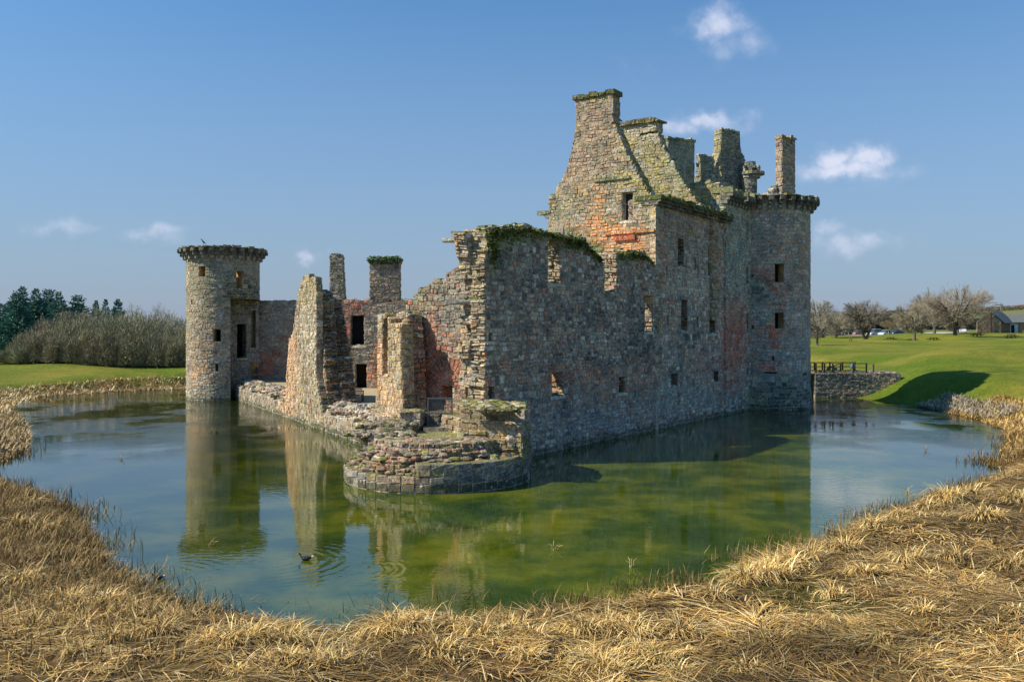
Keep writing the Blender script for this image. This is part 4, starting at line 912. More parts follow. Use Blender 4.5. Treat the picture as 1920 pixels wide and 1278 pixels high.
mp = t.nodes.new('ShaderNodeMapping'); mp.inputs['Scale'].default_value = (1.0, 1.6, 1); t.links.new(co, mp.inputs['Vector'])
# fine ripples everywhere, wind-ruffled bands in the open water far out
r1 = tm('MULTIPLY', nz(t, mp.outputs[0], 3.2, 2, .5), .0024)
band = ramp(t, nz(t, co, .16, 5, .6), [(.44, 0.0), (.6, 1.0)])
fary = t.nodes.new('ShaderNodeMapRange'); fary.inputs[1].default_value = 36; fary.inputs[2].default_value = 56; t.links.new(sx.outputs[1], fary.inputs[0])
r2 = tm('MULTIPLY', tm('MULTIPLY', nz(t, mp.outputs[0], 6.0, 3, .6), tm('MULTIPLY', band, fary.outputs[0])), .022)
hsum = tm('ADD', r1, r2)
for (cx_, cy_, rad, fr, am) in ((DUCK1[0]-1.0, DUCK1[1]-.2, 3.6, 17, .0028), (DUCK1[0]+1.4, DUCK1[1]-.9, 2.6, 21, .0024), (DUCK2[0]-.5, DUCK2[1]+.3, 2.6, 20, .0016)):
    ddx = tm('SUBTRACT', sx.outputs[0], cx_); ddy = tm('MULTIPLY', tm('SUBTRACT', sx.outputs[1], cy_), 1.3)
    dd = tm('ADD', tm('SQRT', tm('ADD', tm('MULTIPLY', ddx, ddx), tm('MULTIPLY', ddy, ddy))), tm('MULTIPLY', nz(t, co, .9, 3), .45))
    msk = tm('MULTIPLY', tm('POWER', tm('MAXIMUM', tm('SUBTRACT', 1, tm('DIVIDE', dd, rad)), 0), .8), ramp(t, tm('DIVIDE', ddx, rad), [(.0, 0.0), (.35, 1.0)]))
    hsum = tm('ADD', hsum, tm('MULTIPLY', tm('MULTIPLY', tm('SINE', tm('MULTIPLY', dd, fr)), msk), am))
bump(t, p, hsum, 1.0, 1.0)
mb = MB(); mb.quad((-70, 8, 0), (48, 8, 0), (48, 112, 0), (-70, 112, 0))
tag(mb.build('water', m), kind='structure')

# ------------------------------------------------------------------ dry reeds, straw and rushes (numpy blades)
def blades(name, X, Y, Z, az_, L_, e0, droop, wid, C, seg=3, label=None, cat=None):
    n = len(X); P = np.stack([X, Y, Z], 1); dirh = np.stack([np.cos(az_), np.sin(az_)], 1); side = np.stack([-np.sin(az_), np.cos(az_), np.zeros(n)], 1)
    V = np.zeros((n, seg+1, 2, 3)); e = e0.copy(); cur = P.copy()
    for k in range(seg+1):
        w = (wid*(1-(k/seg)**1.5*.85))[:, None]*.5; V[:, k, 0] = cur-side*w; V[:, k, 1] = cur+side*w
        st_ = (L_/seg)[:, None]*np.concatenate([dirh*np.cos(e)[:, None], np.sin(e)[:, None]], 1); cur = cur+st_; cur[:, 2] = np.maximum(cur[:, 2], Z+.012); e = e-droop
    CC = np.repeat(C[:, None, :], (seg+1)*2, 1).copy(); CC *= np.linspace(.8, 1.1, seg+1).repeat(2)[None, :, None]
    b = (np.arange(n)*(seg+1)*2)[:, None]; F = []
    for k in range(seg): F.append(np.concatenate([b+2*k, b+2*k+1, b+2*k+3, b+2*k+2], 1))
    F = np.stack(F, 1).reshape(-1, 4)
    o = mesh_np(name, V.reshape(-1, 3), F, CC.reshape(-1, 3), STRAW); return tag(o, label, cat, kind='stuff')
def cols(n, base, var=.25):
    b = np.array(base); k = nr.uniform(1-var, 1+var, (n, 1)); pickc = nr.randint(0, len(b), n); return b[pickc]*k*nr.uniform(.93, 1.07, (n, 3))
def sample(n, x0, x1, y0, y1, cond):
    X = nr.uniform(x0, x1, n); Y = nr.uniform(y0, y1, n); sd = sdist(X, Y); k = cond(X, Y, sd) & (np.abs(X) < Y*.66+2); X, Y, sd = X[k], Y[k], sd[k]
    return X, Y, ground(X, Y, sd), sd
SC = [(.66, .46, .16), (.54, .34, .10), (.42, .25, .07), (.78, .60, .29), (.24, .15, .055), (.12, .08, .035)]
# lying straw mat
X, Y, Z, sd = sample(400000, -16, 30, 11.5, 40, lambda X, Y, s: (s > -.15) & (s < 16))
keep = nr.rand(len(X)) < np.clip(1.35-Y/34, .18, 1)*np.clip(vnoise(X, Y, .9, 21)*2.4-.35, .22, 1)*np.clip(vnoise(X, Y, .28, 25)*2.4-.1, .3, 1)*np.clip(.35+sd*.9, .15, 1)*np.clip((X+17)/9, .35, 1)*1.35
X, Y, Z, sd = X[keep], Y[keep], Z[keep], sd[keep]; n = len(X)
azf = vnoise(X, Y, .7, 22)*12+nr.normal(0, .75, n)
blades('flattened_straw', X, Y, Z+nr.uniform(0, .07, n), azf, nr.uniform(.2, .75, n), nr.uniform(-.02, .28, n), nr.uniform(.0, .3, n), np.interp(Y, [12, 30], [.015, .029])*nr.uniform(.5, 1.6, n), cols(n, SC, .45)*(.30+1.15*vnoise(X, Y, .55, 23))[:, None],
       label='golden flattened dead reed straw covering the near bank', cat='dry grass')
# tussocks
tu = [(430, 1215, .8), (470, 1200, .9), (540, 1190, 1.0), (585, 1205, .9), (690, 1195, .9), (735, 1180, 1.1), (780, 1180, .9), (850, 1185, .8), (905, 1195, .8), (960, 1180, .7), (1090, 1190, .9), (1135, 1185, 1.0), (1185, 1195, .9), (1275, 1190, .8),
      (1130, 1270, .9), (1400, 1085, 1.0), (1440, 1080, 1.1), (1480, 1065, 1.0), (1515, 1050, .9), (1580, 1030, .9), (1640, 1000, .9), (1690, 985, .7), (1740, 970, .7), (1775, 960, 1.2), (1820, 945, .9), (1850, 1000, 1.0), (1900, 960, 1), (1700, 1060, .9), (1790, 1060, .8), (1620, 1080, .7),
      (1900, 1080, .8), (60, 1180, .7), (120, 1130, .8), (40, 1090, .8), (30, 990, .8), (80, 990, .7), (1880, 900, .8), (300, 1190, .8), (200, 1130, .7), (1000, 1200, .6), (1340, 1120, .7), (1560, 1120, .6), (150, 1230, .6), (1240, 1240, .6), (820, 1240, .7)]
for k in range(46):
    tu.append((nr.uniform(0, 1920), nr.uniform(1130, 1270), nr.uniform(.2, .62)))
TX = []; TY = []; TL = []; TA = []
for (u, v, s) in tu:
    d = FPX*(CAMZ-.35)/(v-V0); x = (u-U0)/FPX*d; n = int(230*s*s+40); a = nr.uniform(0, 6.28, n); r_ = nr.uniform(0, .34*s, n)**1.0
    TX.append(x+r_*np.cos(a)*1.4); TY.append(d+r_*np.sin(a)); TL.append(nr.uniform(.45, 1.0, n)*s*.85); TA.append(a+nr.normal(.2, .7, n))
X = np.concatenate(TX); Y = np.concatenate(TY); L_ = np.concatenate(TL); a = np.concatenate(TA); sd = sdist(X, Y); k = sd > -.35; X, Y, L_, a, sd = X[k], Y[k], L_[k], a[k], sd[k]; n = len(X)
blades('reed_tussocks', X, Y, np.maximum(ground(X, Y, sd), -.05), a, L_, nr.uniform(.55, 1.5, n), nr.uniform(.35, .95, n), np.interp(Y, [12, 30], [.016, .030])*nr.uniform(.6, 1.4, n), cols(n, [(.68, .49, .18), (.60, .42, .14), (.50, .33, .11), (.80, .64, .32), (.30, .20, .07)], .3), seg=4,
       label='straw coloured reed tussocks arching along the water edge', cat='reeds')
# dark rushes in the shallow margin
X, Y, Z, sd = sample(420000, -24, 32, 12, 48, lambda X, Y, s: (s > -1.6) & (s < 1.6))
keep = nr.rand(len(X)) < np.clip(1.0-np.abs(sd-.1)/1.5, 0, 1)**1.5*np.clip(vnoise(X, Y, .8, 31)*2-.45, 0, 1)*.9
X, Y, Z, sd = X[keep], Y[keep], Z[keep], sd[keep]; n = len(X)
blades('brown_rushes', X, Y, np.maximum(Z, -.05), nr.uniform(0, 6.28, n), nr.uniform(.12, .42, n)*np.interp(Y, [14, 40], [1, 1.3]), nr.uniform(.7, 1.6, n), nr.uniform(-.1, .5, n), np.interp(Y, [12, 40], [.014, .03])*nr.uniform(.7, 1.3, n),
       cols(n, [(.17, .11, .045), (.24, .16, .06), (.12, .105, .03), (.32, .22, .09), (.10, .07, .035)], .3), label='dark brown rushes standing in the shallow margin of the moat', cat='rushes')
X, Y, Z, sd = sample(90000, -14, 28, 12, 34, lambda X, Y, s: (s > .1) & (s < 12))
keep = nr.rand(len(X)) < np.clip(vnoise(X, Y, .33, 61)*3-1.75, 0, 1)*.8; X, Y, Z = X[keep], Y[keep], Z[keep]; n = len(X)
blades('green_grass', X, Y, Z, nr.uniform(0, 6.28, n), nr.uniform(.06, .22, n), nr.uniform(.6, 1.5, n), nr.uniform(0, .5, n), np.full(n, .014), cols(n, [(.16, .19, .03), (.22, .22, .05), (.10, .12, .02)], .3), label='patches of short green shoots among the dead straw', cat='grass')
# left foreground thicket of low brown sedge
X, Y, Z, sd = sample(160000, -20, -6, 14, 40, lambda X, Y, s: (s > -.3) & (s < 7))
keep = nr.rand(len(X)) < .55*np.clip((Y-13)/7, .15, 1)*np.clip(vnoise(X, Y, .9, 33)*1.5, .1, 1); X, Y, Z = X[keep], Y[keep], Z[keep]; n = len(X)
blades('brown_sedge', X, Y, Z, nr.uniform(0, 6.28, n), nr.uniform(.15, .5, n), nr.uniform(.5, 1.5, n), nr.uniform(0, .6, n), np.full(n, .02), cols(n, [(.26, .17, .06), (.36, .25, .10), (.16, .12, .04), (.48, .34, .14)], .3),
       label='brown sedge growing on the left foreground bank', cat='sedge')
# far straw margins
def far_margin(nm, x0, x1, y0, y1, w, n0, pal, label, hmin=.3, hmax=.8):
    X, Y, Z, sd = sample(n0, x0, x1, y0, y1, lambda X, Y, s: (s > -.4) & (s < w)); n = len(X)
    blades(nm, X, Y, np.maximum(Z, 0), nr.uniform(0, 6.28, n), nr.uniform(hmin, hmax, n), nr.uniform(.2, 1.4, n), nr.uniform(.1, .6, n), np.full(n, .07), cols(n, pal, .3), label=label, cat='reeds')
far_margin('dry_reeds', -60, -22, 60, 100, 2.3, 90000, [(.80, .62, .32), (.64, .46, .20), (.85, .72, .46), (.42, .30, .13)], 'pale straw reeds along the far left shore', .12, .5)
far_margin('dry_reeds', -46, -22, 36, 60, 3.2, 60000, [(.44, .33, .16), (.30, .22, .10), (.55, .43, .24), (.22, .17, .07)], 'tawny reed clump at the left edge of the water', .2, .55)
far_margin('dry_reeds', 24, 46, 40, 62, 3.6, 60000, [(.62, .45, .17), (.50, .34, .12), (.34, .22, .09)], 'golden reeds on the right shore in the sun', .12, .5)
far_margin('grey_scrub', 31.5, 45, 56, 66.5, 2.6, 30000, [(.40, .36, .27), (.28, .25, .17), (.48, .43, .33)], 'grey brown scrub at the foot of the green mound', .2, .6)
# ------------------------------------------------------------------ lone sprigs standing in the water
for (u, v, lab) in ((228, 862, 'on the open water left of the round corner tower reflection'), (395, 1022, 'at the lower end of the round corner tower reflection'), (1480, 1035, 'rising above the straw bank in front of the gatehouse reflection'), (1040, 1030, 'in the middle of the green reflection of the curtain wall'),
                    (1184, 1062, 'right of centre near the bank, a single thin stem'), (1632, 960, 'left one of the pair off the right bank'), (1655, 965, 'right one of the pair off the right bank'), (1700, 925, 'with white flecks off the right bank'), (1735, 845, 'far out on the blue water at the right')):
    d = CAMZ*FPX/(v-V0); x = (u-U0)/FPX*d; mb = MB()
    for k in range(6):
        a = rng.uniform(0, 6.28); l = rng.uniform(.1, .34)*(d/24)**.5; e = rng.uniform(.5, 1.5); p0 = (x+rng.uniform(-.06, .06), d+rng.uniform(-.06, .06), -.05)
        p1 = (p0[0]+l*.5*math.cos(a)*math.cos(e), p0[1]+l*.5*math.sin(a)*math.cos(e), l*.6*math.sin(e)); p2 = (p1[0]+l*.5*math.cos(a), p1[1]+l*.3*math.sin(a), p1[2]+l*.25*math.sin(e))
        mb.tube(p0, p1, .011, .009, 4, vary((.42, .32, .16))); mb.tube(p1, p2, .009, .003, 4, vary((.5, .4, .2)))
    tag(mb.build('reed_tuft', STRAW), 'small dry reed tuft '+lab, 'reed tuft', 'lone reed tufts in the moat')

# ------------------------------------------------------------------ metal gate, railing, bench, birds
def put(o, name_=None, **k): return tag(o, **k)
mb = MB(); d = 36.7; x0, _ = at(801, d); x1, _ = at(849, d); z0 = 1.86; z1 = 3.06; gc = (.10, .13, .15)
gate = empty('metal_gate', ((x0+x1)/2, d, z0)); tag(gate, 'dark wire mesh gate closing the doorway above the steps', 'gate')
def part(mb_, name, mat, parent, label=None):
    o = mb_.build(name, mat); bpy.context.view_layer.update(); adopt(o, parent); return tag(o, label)
for (a, b, c, e) in ((x0, x0+.06, z0, z1), (x1-.06, x1, z0, z1), (x0+.06, x1-.06, z1-.06, z1), (x0+.06, x1-.06, z0, z0+.06), (x0+.06, x1-.06, z0+.5, z0+.54)): mb.box(a, b, d-.03, d+.03, c, e, gc)
part(mb, 'frame', METAL, gate)
mb = MB(); x = x0+.1
while x < x1-.06: mb.box(x, x+.022, d-.006, d+.006, z0+.06, z1-.06, (.06, .08, .09)); x += .062
z = z0+.12
while z < z1-.08: mb.box(x0+.06, x1-.06, d+.0065, d+.0185, z, z+.022, (.06, .08, .09)); z += .062
part(mb, 'wire_mesh', METAL, gate)
mb = MB()
for u in (838, 843, 848):
    x, y = at(u, 44); mb.box(x-.02, x+.02, y-.02, y+.02, 1.5, 2.75, (.03, .03, .035))
xa, _ = at(836, 44); xb, _ = at(852, 44)
for z in (2.05, 2.4, 2.7): mb.box(xa, xb, 43.985, 44.015, z, z+.035, (.03, .03, .035))
tag(mb.build('railing', METAL), 'short black railing seen through the doorway beside the metal gate', 'railing')
bx, by = at(662, 53.0); bench = empty('bench', (bx, by, 1.52)); tag(bench, 'dark wooden bench with curved armrest at the edge of the sandy courtyard', 'bench')
wc = (.10, .05, .035)
mb = MB(); mb.box(bx-.9, bx+.62, by-.25, by+.25, 1.93, 1.97, wc); part(mb, 'seat', WOODM, bench)
mb = MB()
for k in range(4): mb.box(bx-.9, bx+.62, by-.27, by-.24, 2.05+k*.1, 2.12+k*.1, wc)
part(mb, 'backrest', WOODM, bench)
for sx_ in (-.88, .56):
    for sy_ in (-.26, .2): mb = MB(); mb.box(bx+sx_, bx+sx_+.06, by+sy_, by+sy_+.06, 1.52, 1.93 if sy_ < 0 else 2.14, wc); part(mb, 'leg', WOODM, bench)
    mb = MB(); mb.box(bx+sx_-.01, bx+sx_+.07, by-.24, by+.34, 2.141, 2.18, wc, None, .006); part(mb, 'armrest', WOODM, bench)
def ell(mb, c, r, col, n=10, m=7, rot=0):
    rings = []
    for j in range(m):
        t = -math.pi/2+math.pi*(j+.5)/m
        rings.append([(c[0]+r[0]*math.sin(t)*math.cos(rot)-r[1]*math.cos(t)*math.cos(2*math.pi*i/n)*math.sin(rot), c[1]+r[0]*math.sin(t)*math.sin(rot)+r[1]*math.cos(t)*math.cos(2*math.pi*i/n)*math.cos(rot), c[2]+r[2]*math.cos(t)*math.sin(2*math.pi*i/n)) for i in range(n)])
    mb.loft(rings, col)
def moorhen(x, y, s, label):
    r = empty('moorhen', (x, y, 0)); tag(r, label, 'moorhen', 'moorhens swimming in the moat')
    mb = MB(); k = (.02, .022, .025); n = 10
    prof = [(-.19, .01, .10), (-.14, .05, .085), (-.06, .085, .06), (.04, .09, .055), (.11, .07, .06), (.15, .045, .09), (.165, .034, .13), (.175, .03, .17), (.195, .04, .195), (.225, .034, .2), (.245, .012, .195)]
    rings = [[(x-s*px_, y+s*ra*math.cos(2*math.pi*i/n), s*(pz_+ra*.8*math.sin(2*math.pi*i/n))) for i in range(n)] for px_, ra, pz_ in prof]
    mb.loft(rings, k); part(mb, 'body', FEATH, r)
    mb = MB(); mb.loft([[(x-s*px_, y+s*q*math.cos(2*math.pi*i/5), s*(.192+q*math.sin(2*math.pi*i/5))) for i in range(5)] for px_, q in ((.24, .015), (.285, .003))], (.6, .22, .04)); part(mb, 'bill', FEATH, r)
    mb = MB(); mb.loft([[(x+s*px_, y+s*q*math.cos(2*math.pi*i/5), s*(zz+q*math.sin(2*math.pi*i/5))) for i in range(5)] for px_, q, zz in ((.16, .028, .09), (.21, .024, .12), (.24, .008, .14))], (.75, .75, .7)); part(mb, 'tail', FEATH, r)
moorhen(DUCK1[0], DUCK1[1], .84, 'moorhen with orange bill and white tail swimming in the middle of its ripples')
moorhen(DUCK2[0], DUCK2[1], .78, 'moorhen swimming close to the reeds of the left bank')
def crow(x, y, z, label):
    mb = MB(); k = (.018, .018, .022); n = 8
    prof = [(-.24, .015, -.10), (-.14, .05, -.02), (0, .085, .08), (.08, .07, .17), (.11, .045, .23), (.14, .05, .27), (.18, .035, .28), (.24, .006, .27)]
    mb.loft([[(x-px_, y+ra*math.cos(2*math.pi*i/n), z+.16+pz_+ra*math.sin(2*math.pi*i/n)) for i in range(n)] for px_, ra, pz_ in prof], k)
    for dy in (-.03, .03): mb.tube((x, y+dy, z), (x, y+dy, z+.2), .01, .01, 4, k)
    tag(mb.build('crow', FEATH), label, 'crow')
cx_, cy_ = at(381, 71.4); crow(cx_, cy_, zm_+.42, 'black crow perched on the rim of the round corner tower')
cx_, cy_ = at(1162, 59.5); crow(cx_, cy_, CAMZ+(V0-231)*59.5/FPX, 'black bird perched on the left edge of the squat chimney')

# ------------------------------------------------------------------ bridge with railing
br = empty('bridge', (28, 75, 0)); tag(br, 'stone causeway bridge with a dark wooden railing beside the gatehouse tower', 'bridge')
FBr = Frame((26.5, 74.6), (1, 0), (0, -1))
part(ruin(FBr, [(0, -.9), (0, 2.1), (7.5, 2.1), (7.5, -.9)], 2.8, (), ws=[(3, (.17, .17, .155)), (2, DARK), (1.5, BROWN)], rag=.01, rh=(.16, .24), sw=(.2, .42), topmoss=.1), 'wall', STONE, br)
mb = MB(); mb.box(22.6, 33.3, 74.62, 77.5, 2.102, 2.18, (.30, .28, .22), None, .0); part(mb, 'deck', PLAS, br)
dk = (.045, .05, .05)
for yy in (74.7, 77.2):
    for u in (1519, 1530, 1546, 1561.5, 1576, 1600.5, 1624.5):
        x = (u-U0)/FPX*74.7; mb = MB(); mb.box(x-.055, x+.055, yy-.05, yy+.05, 2.0, 3.04, dk); part(mb, 'railing_post', WOODM, br)
    for z in (2.27, 2.62, 2.98):
        mb = MB(); xa = (1517-U0)/FPX*74.7; xb = (1625-U0)/FPX*74.7; mb.box(xa, xb, yy-.085, yy-.052, z, z+.06, dk); part(mb, 'rail', WOODM, br)
x, y = at(1637.5, 74.9); mb = MB(); mb.box(x-.06, x+.06, y-.06, y+.06, 1.7, 2.95, (.12, .11, .09)); tag(mb.build('post', WOODM), 'single grey post standing just right of the bridge railing', 'post')
x, y = at(1598.5, 76.2); pc = empty('pushchair', (x, y, 2.2)); tag(pc, 'blue pushchair parked on the bridge behind the railing', 'pushchair')
mb = MB(); mb.loft([[(x-.16, y-.2, 2.5), (x+.2, y-.2, 2.45), (x+.2, y+.2, 2.45), (x-.16, y+.2, 2.5)], [(x-.12, y-.18, 2.75), (x+.18, y-.2, 2.8), (x+.18, y+.2, 2.8), (x-.12, y+.18, 2.75)], [(x-.02, y-.12, 2.98), (x+.1, y-.14, 2.98), (x+.1, y+.14, 2.98), (x-.02, y+.12, 2.98)]], (.10, .16, .24)); part(mb, 'hood', PLAS, pc)
mb = MB(); mb.tube((x-.3, y, 2.28), (x+.3, y, 2.9), .02, .02, 5, dk); mb.tube((x+.28, y, 2.28), (x-.1, y, 2.6), .02, .02, 5, dk); part(mb, 'frame', METAL, pc)
def wheel(cx__, cy__, cz__, r, w, parent, ax=(0, 1, 0), rim=(.4, .4, .42)):
    a = np.array(ax, float); c = np.array((cx__, cy__, cz__)); mb = MB(); mb.tube(c-a*w/2, c+a*w/2, r, r, 14, (.02, .02, .02)); o = part(mb, 'wheel', RUBBER, parent)
    mb = MB(); mb.tube(c-a*(w/2+.012), c+a*(w/2+.012), r*.6, r*.6, 10, rim); q = mb.build('rim', METAL); bpy.context.view_layer.update(); adopt(q, o)
for dx_ in (-.28, .28): wheel(x+dx_, y, 2.28, .09, .05, pc)
x, y = at(1560, 77.8); ct = empty('cart', (x, y, 2.2)); tag(ct, 'small grey handcart with a raised shaft behind the bridge railing', 'cart')
mb = MB(); mb.tube((x-.35, y, 2.5), (x+.78, y, 2.88), .05, .035, 6, (.14, .16, .17)); part(mb, 'shaft', WOODM, ct)
mb = MB(); mb.box(x-.3, x+.15, y-.2, y+.2, 2.45, 2.6, (.16, .18, .18)); part(mb, 'body', WOODM, ct)
for dx_ in (-.35, .32): wheel(x+dx_, y, 2.36, .15, .05, ct)

# ------------------------------------------------------------------ lawn furniture, cars, buildings
def G(u, d): x = (u-U0)/FPX*d; return x, d, gz1(x, d)
def picnic(u, d, label):
    x, y, z = G(u, d); r = empty('picnic_table', (x, y, z)); tag(r, label, 'picnic table', 'picnic tables on the lawn'); c = (.022, .017, .014)
    mb = MB(); mb.box(x-.42, x+.42, y-.9, y+.9, z+.68, z+.8, c); part(mb, 'table_top', WOODM, r)
    for sx_ in (-1, 1):
        mb = MB(); mb.box(x+sx_*.85-.16, x+sx_*.85+.16, y-.9, y+.9, z+.42, z+.52, c); part(mb, 'bench_seat', WOODM, r)
    for yy in (-.6, .6):
        for sx_ in (-1, 1): mb = MB(); mb.tube((x+sx_*.55, y+yy, z-.05), (x+sx_*.25, y+yy, z+.7), .07, .07, 4, c); part(mb, 'leg', WOODM, r)
        mb = MB(); mb.box(x-.8, x+.8, y+yy-.04, y+yy+.04, z+.36, z+.44, c); part(mb, 'cross_beam', WOODM, r)
picnic(1670, 165, 'dark picnic table on the grass below the two-stemmed tree, leftmost of the four')
picnic(1750.5, 165, 'dark picnic table on the grass between the slender tree and the broad dome tree')
picnic(1832, 168, 'dark picnic table in front of the gable wall of the farm building')
picnic(1896, 165, 'dark picnic table nearest the white wall and dark door, rightmost of the four')
def car(u, d, col, label, rz, L_=4.1, H=1.45, rear=False):
    x, y, z = G(u, d); z += .06; r = empty('parked_car', (x, y, z), rz); tag(r, label, 'car', 'cars parked beyond the lawn'); k = L_/4.1
    bpy.context.view_layer.update()
    def P(mb_, nm, mat, par=r): o = mb_.build(nm, mat); o.parent = par; return o
    def ring(xx, w, zb, zt): return [(xx, -w*.92, zb), (xx, -w, (zb+zt)/2-.05), (xx, -w*.96, zt-.05), (xx, -w*.8, zt), (xx, w*.8, zt), (xx, w*.96, zt-.05), (xx, w, (zb+zt)/2-.05), (xx, w*.92, zb)]
    mb = MB(); mb.loft([ring(*q) for q in ((-2.05*k, .62, .36, .58), (-1.97*k, .8, .24, .72), (-1.6*k, .85, .2, .82), (-1.05*k, .86, .2, .93), (0, .87, .2, .95), (1.4*k, .86, .2, .96), (1.95*k, .8, .25, .9), (2.05*k, .7, .36, .72))], col); P(mb, 'body', PAINT)
    mb = MB(); mb.loft([ring(*q) for q in ((-1.1*k, .74, .9, .95), (-.45*k, .70, .92, H-.05), (1.2*k, .70, .92, H-.05), (1.85*k, .72, .9, .97))], (.03, .05, .075)); P(mb, 'window', GLASS)
    mb = MB(); mb.loft([ring(*q) for q in ((-.5*k, .60, H-.06, H-.03), (-.3*k, .66, H-.06, H), (1.1*k, .66, H-.06, H), (1.3*k, .60, H-.06, H-.03))], col); P(mb, 'roof', PAINT)
    for sy_ in (-1, 1):
        mb = MB(); ell(mb, (-1.93*k, sy_*.6, .66), (.1, .14, .09), (.8, .85, .9), 8, 5); P(mb, 'headlight', METAL)
        mb = MB(); ell(mb, (1.96*k, sy_*.64, .78), (.08, .1, .12), (.35, .02, .02), 8, 5); P(mb, 'tail_light', PLAS)
        for xx in (-1.28*k, 1.28*k):
            mb = MB(); mb.tube((xx, sy_*.74, .31), (xx, sy_*.9, .31), .31, .31, 14, (.02, .02, .02)); o = P(mb, 'wheel', RUBBER)
            mb = MB(); mb.tube((xx, sy_*.88, .31), (xx, sy_*.915, .31), .19, .19, 10, (.4, .4, .42)); P(mb, 'rim', METAL, o)
    for (sx_, cc) in ((-1, (.7, .7, .68)), (1, (.7, .6, .1))):
        mb = MB(); mb.box(sx_*2.0*k-.05, sx_*2.0*k+.05, -.26, .26, .42, .53, cc); P(mb, 'number_plate', PLAS)
NV = (.012, .03, .075); SL = (.30, .38, .46)
car(1584, 214, NV, 'dark blue hatchback parked alone at the left end of the row', R(32), 4.2, 1.5)
car(1607, 217, (.30, .09, .07), 'dull red car parked behind the two-stemmed tree', R(35), 4.0)
car(1641, 213, SL, 'large silver blue people carrier in the middle of the row', R(28), 4.9, 1.75)
car(1659, 210, (.42, .50, .56), 'small silver hatchback between the people carrier and the navy car', R(35), 3.7)
car(1680, 210, NV, 'navy blue car at the right end of the row', R(30), 4.3, 1.45)
car(1687, 236, (.78, .79, .8), 'white car parked farther back, behind the navy blue car', R(80), 4.3, 1.9)
car(1804, 205, (.70, .73, .74), 'white car seen from behind, right of the broad dome tree', R(-112), 4.3, 1.5)
for (u, d, lab) in ((1593, 140, 'weathered post of the left pair standing on the lawn'), (1596.5, 141, 'second weathered post, right one of the pair on the lawn'), (1733, 200, 'thin pale post beside the car park strip'), (1584, 206, 'pale bollard in front of the dark blue hatchback'), (1591, 206, 'pale bollard at the right end of the dark blue hatchback'), (1666, 204, 'pale bollard in front of the small silver hatchback')):
    x, y, z = G(u, d); mb = MB(); h = 1.1 if d > 145 else .8
    mb.loft([[(x+rr*math.cos(t*math.pi/3), y+rr*math.sin(t*math.pi/3), zz) for t in range(6)] for rr, zz in ((.09, z-.1), (.09, z+h), (.05, z+h+.06))], (.30, .27, .2) if d > 145 else (.14, .12, .09))
    tag(mb.build('post', WOODM), lab, 'post')
x, y, z = G(1701, 225); mb = MB(); r = empty('notice_board', (x, y, z)); tag(r, 'green roofed notice board right of the parked cars', 'notice board')
mb.box(x-1.1, x+1.1, y-.1, y+.1, z+.9, z+2.3, (.05, .12, .12)); part(mb, 'panel', PLAS, r)
for sx_ in (-1, 1): mb = MB(); mb.box(x+sx_*1.2-.08, x+sx_*1.2+.08, y-.08, y+.08, z-.1, z+2.4, (.1, .09, .07)); part(mb, 'post', WOODM, r)
mb = MB(); mb.box(x-1.4, x+1.4, y-.4, y+.4, z+2.4, z+2.55, (.06, .09, .09)); part(mb, 'roof', WOODM, r)
# car park strip, laid on the ground
mb = MB(); n = 40
for i in range(n):
    u0_, u1_ = 1560+i*6.4, 1560+(i+1)*6.4
    q = []
    for (u, d) in ((u0_, 200+.1*(i % 1)), (u1_, 200), (u1_, 224), (u0_, 224)): x, y, z = G(u, d); q.append((x, y, z+.06))
    mb.quad(*q, (.40, .38, .33))
tag(mb.build('car_park', PLAS), kind='structure')
# farm buildings
D = 195; zb = 5.0
def X(u, d=D): return (u-U0)/FPX*d
def Z(v, d=D): return CAMZ-(v-V0)*d/FPX
bn = empty('farm_building', (X(1853), D+4, zb)); tag(bn, 'brown stone gabled farm building with a dark slate roof', 'building')
xl, xm, xr = X(1831), X(1855), X(1876.5); ze, za = Z(603), Z(583.5)
mb = MB(); sc_ = (.21, .14, .09)
mb.poly([(xl, D, zb-.6), (xr, D, zb-.6), (xr, D, ze), (xm, D, za), (xl, D, ze)], sc_)
mb.poly([(xl+8.5, D+10, zb-.6), (xr+8.5, D+10, zb-.6), (xr+8.5, D+10, ze), (xm+8.5, D+10, za), (xl+8.5, D+10, ze)], sc_)
mb.quad((xl, D, zb-.6), (xl+8.5, D+10, zb-.6), (xl+8.5, D+10, ze), (xl, D, ze), sc_); mb.quad((xr, D, zb-.6), (xr+8.5, D+10, zb-.6), (xr+8.5, D+10, ze), (xr, D, ze), sc_)
F0 = Frame((xl, D), (1, 0), (0, -1)); ruin(F0.shift(.15), [(0, zb-.5), (0, ze), (xm-xl, za-.1), (xr-xl, ze), (xr-xl, zb-.5)], .12, (), ws=[(3, (.24, .16, .10)), (2, (.19, .13, .09)), (1, (.28, .2, .13))], rag=0, rh=(.2, .3), sw=(.3, .6), mb=mb, back=False, ends=False, topmoss=0)
part(mb, 'wall', STONE, bn)
mb = MB()
for (xa, xb) in ((xl-.3, xm), (xr+.9, xm)):
    zz = ze-.15 if xa < xm else ze-.35
    mb.loft([[(xa, D-.1, zz), (xa+8.6, D+10.2, zz), (xa+8.6, D+10.2, zz+.12), (xa, D-.1, zz+.12)], [(xb, D-.1, za+.05), (xb+8.6, D+10.2, za+.05), (xb+8.6, D+10.2, za+.2), (xb, D-.1, za+.2)]], (.10, .12, .13))
part(mb, 'roof', SLATE, bn)
mb = MB(); mb.box(X(1857.5)-.09, X(1857.5)+.09, D-.45, D-.28, zb-.2, za+.1, (.02, .03, .04)); part(mb, 'drainpipe', METAL, bn)
mb = MB(); mb.box(xr+.02, xr+.16, D+1, D+3.2, zb+.3, ze-.5, (.05, .12, .16)); part(mb, 'window', GLASS, bn)
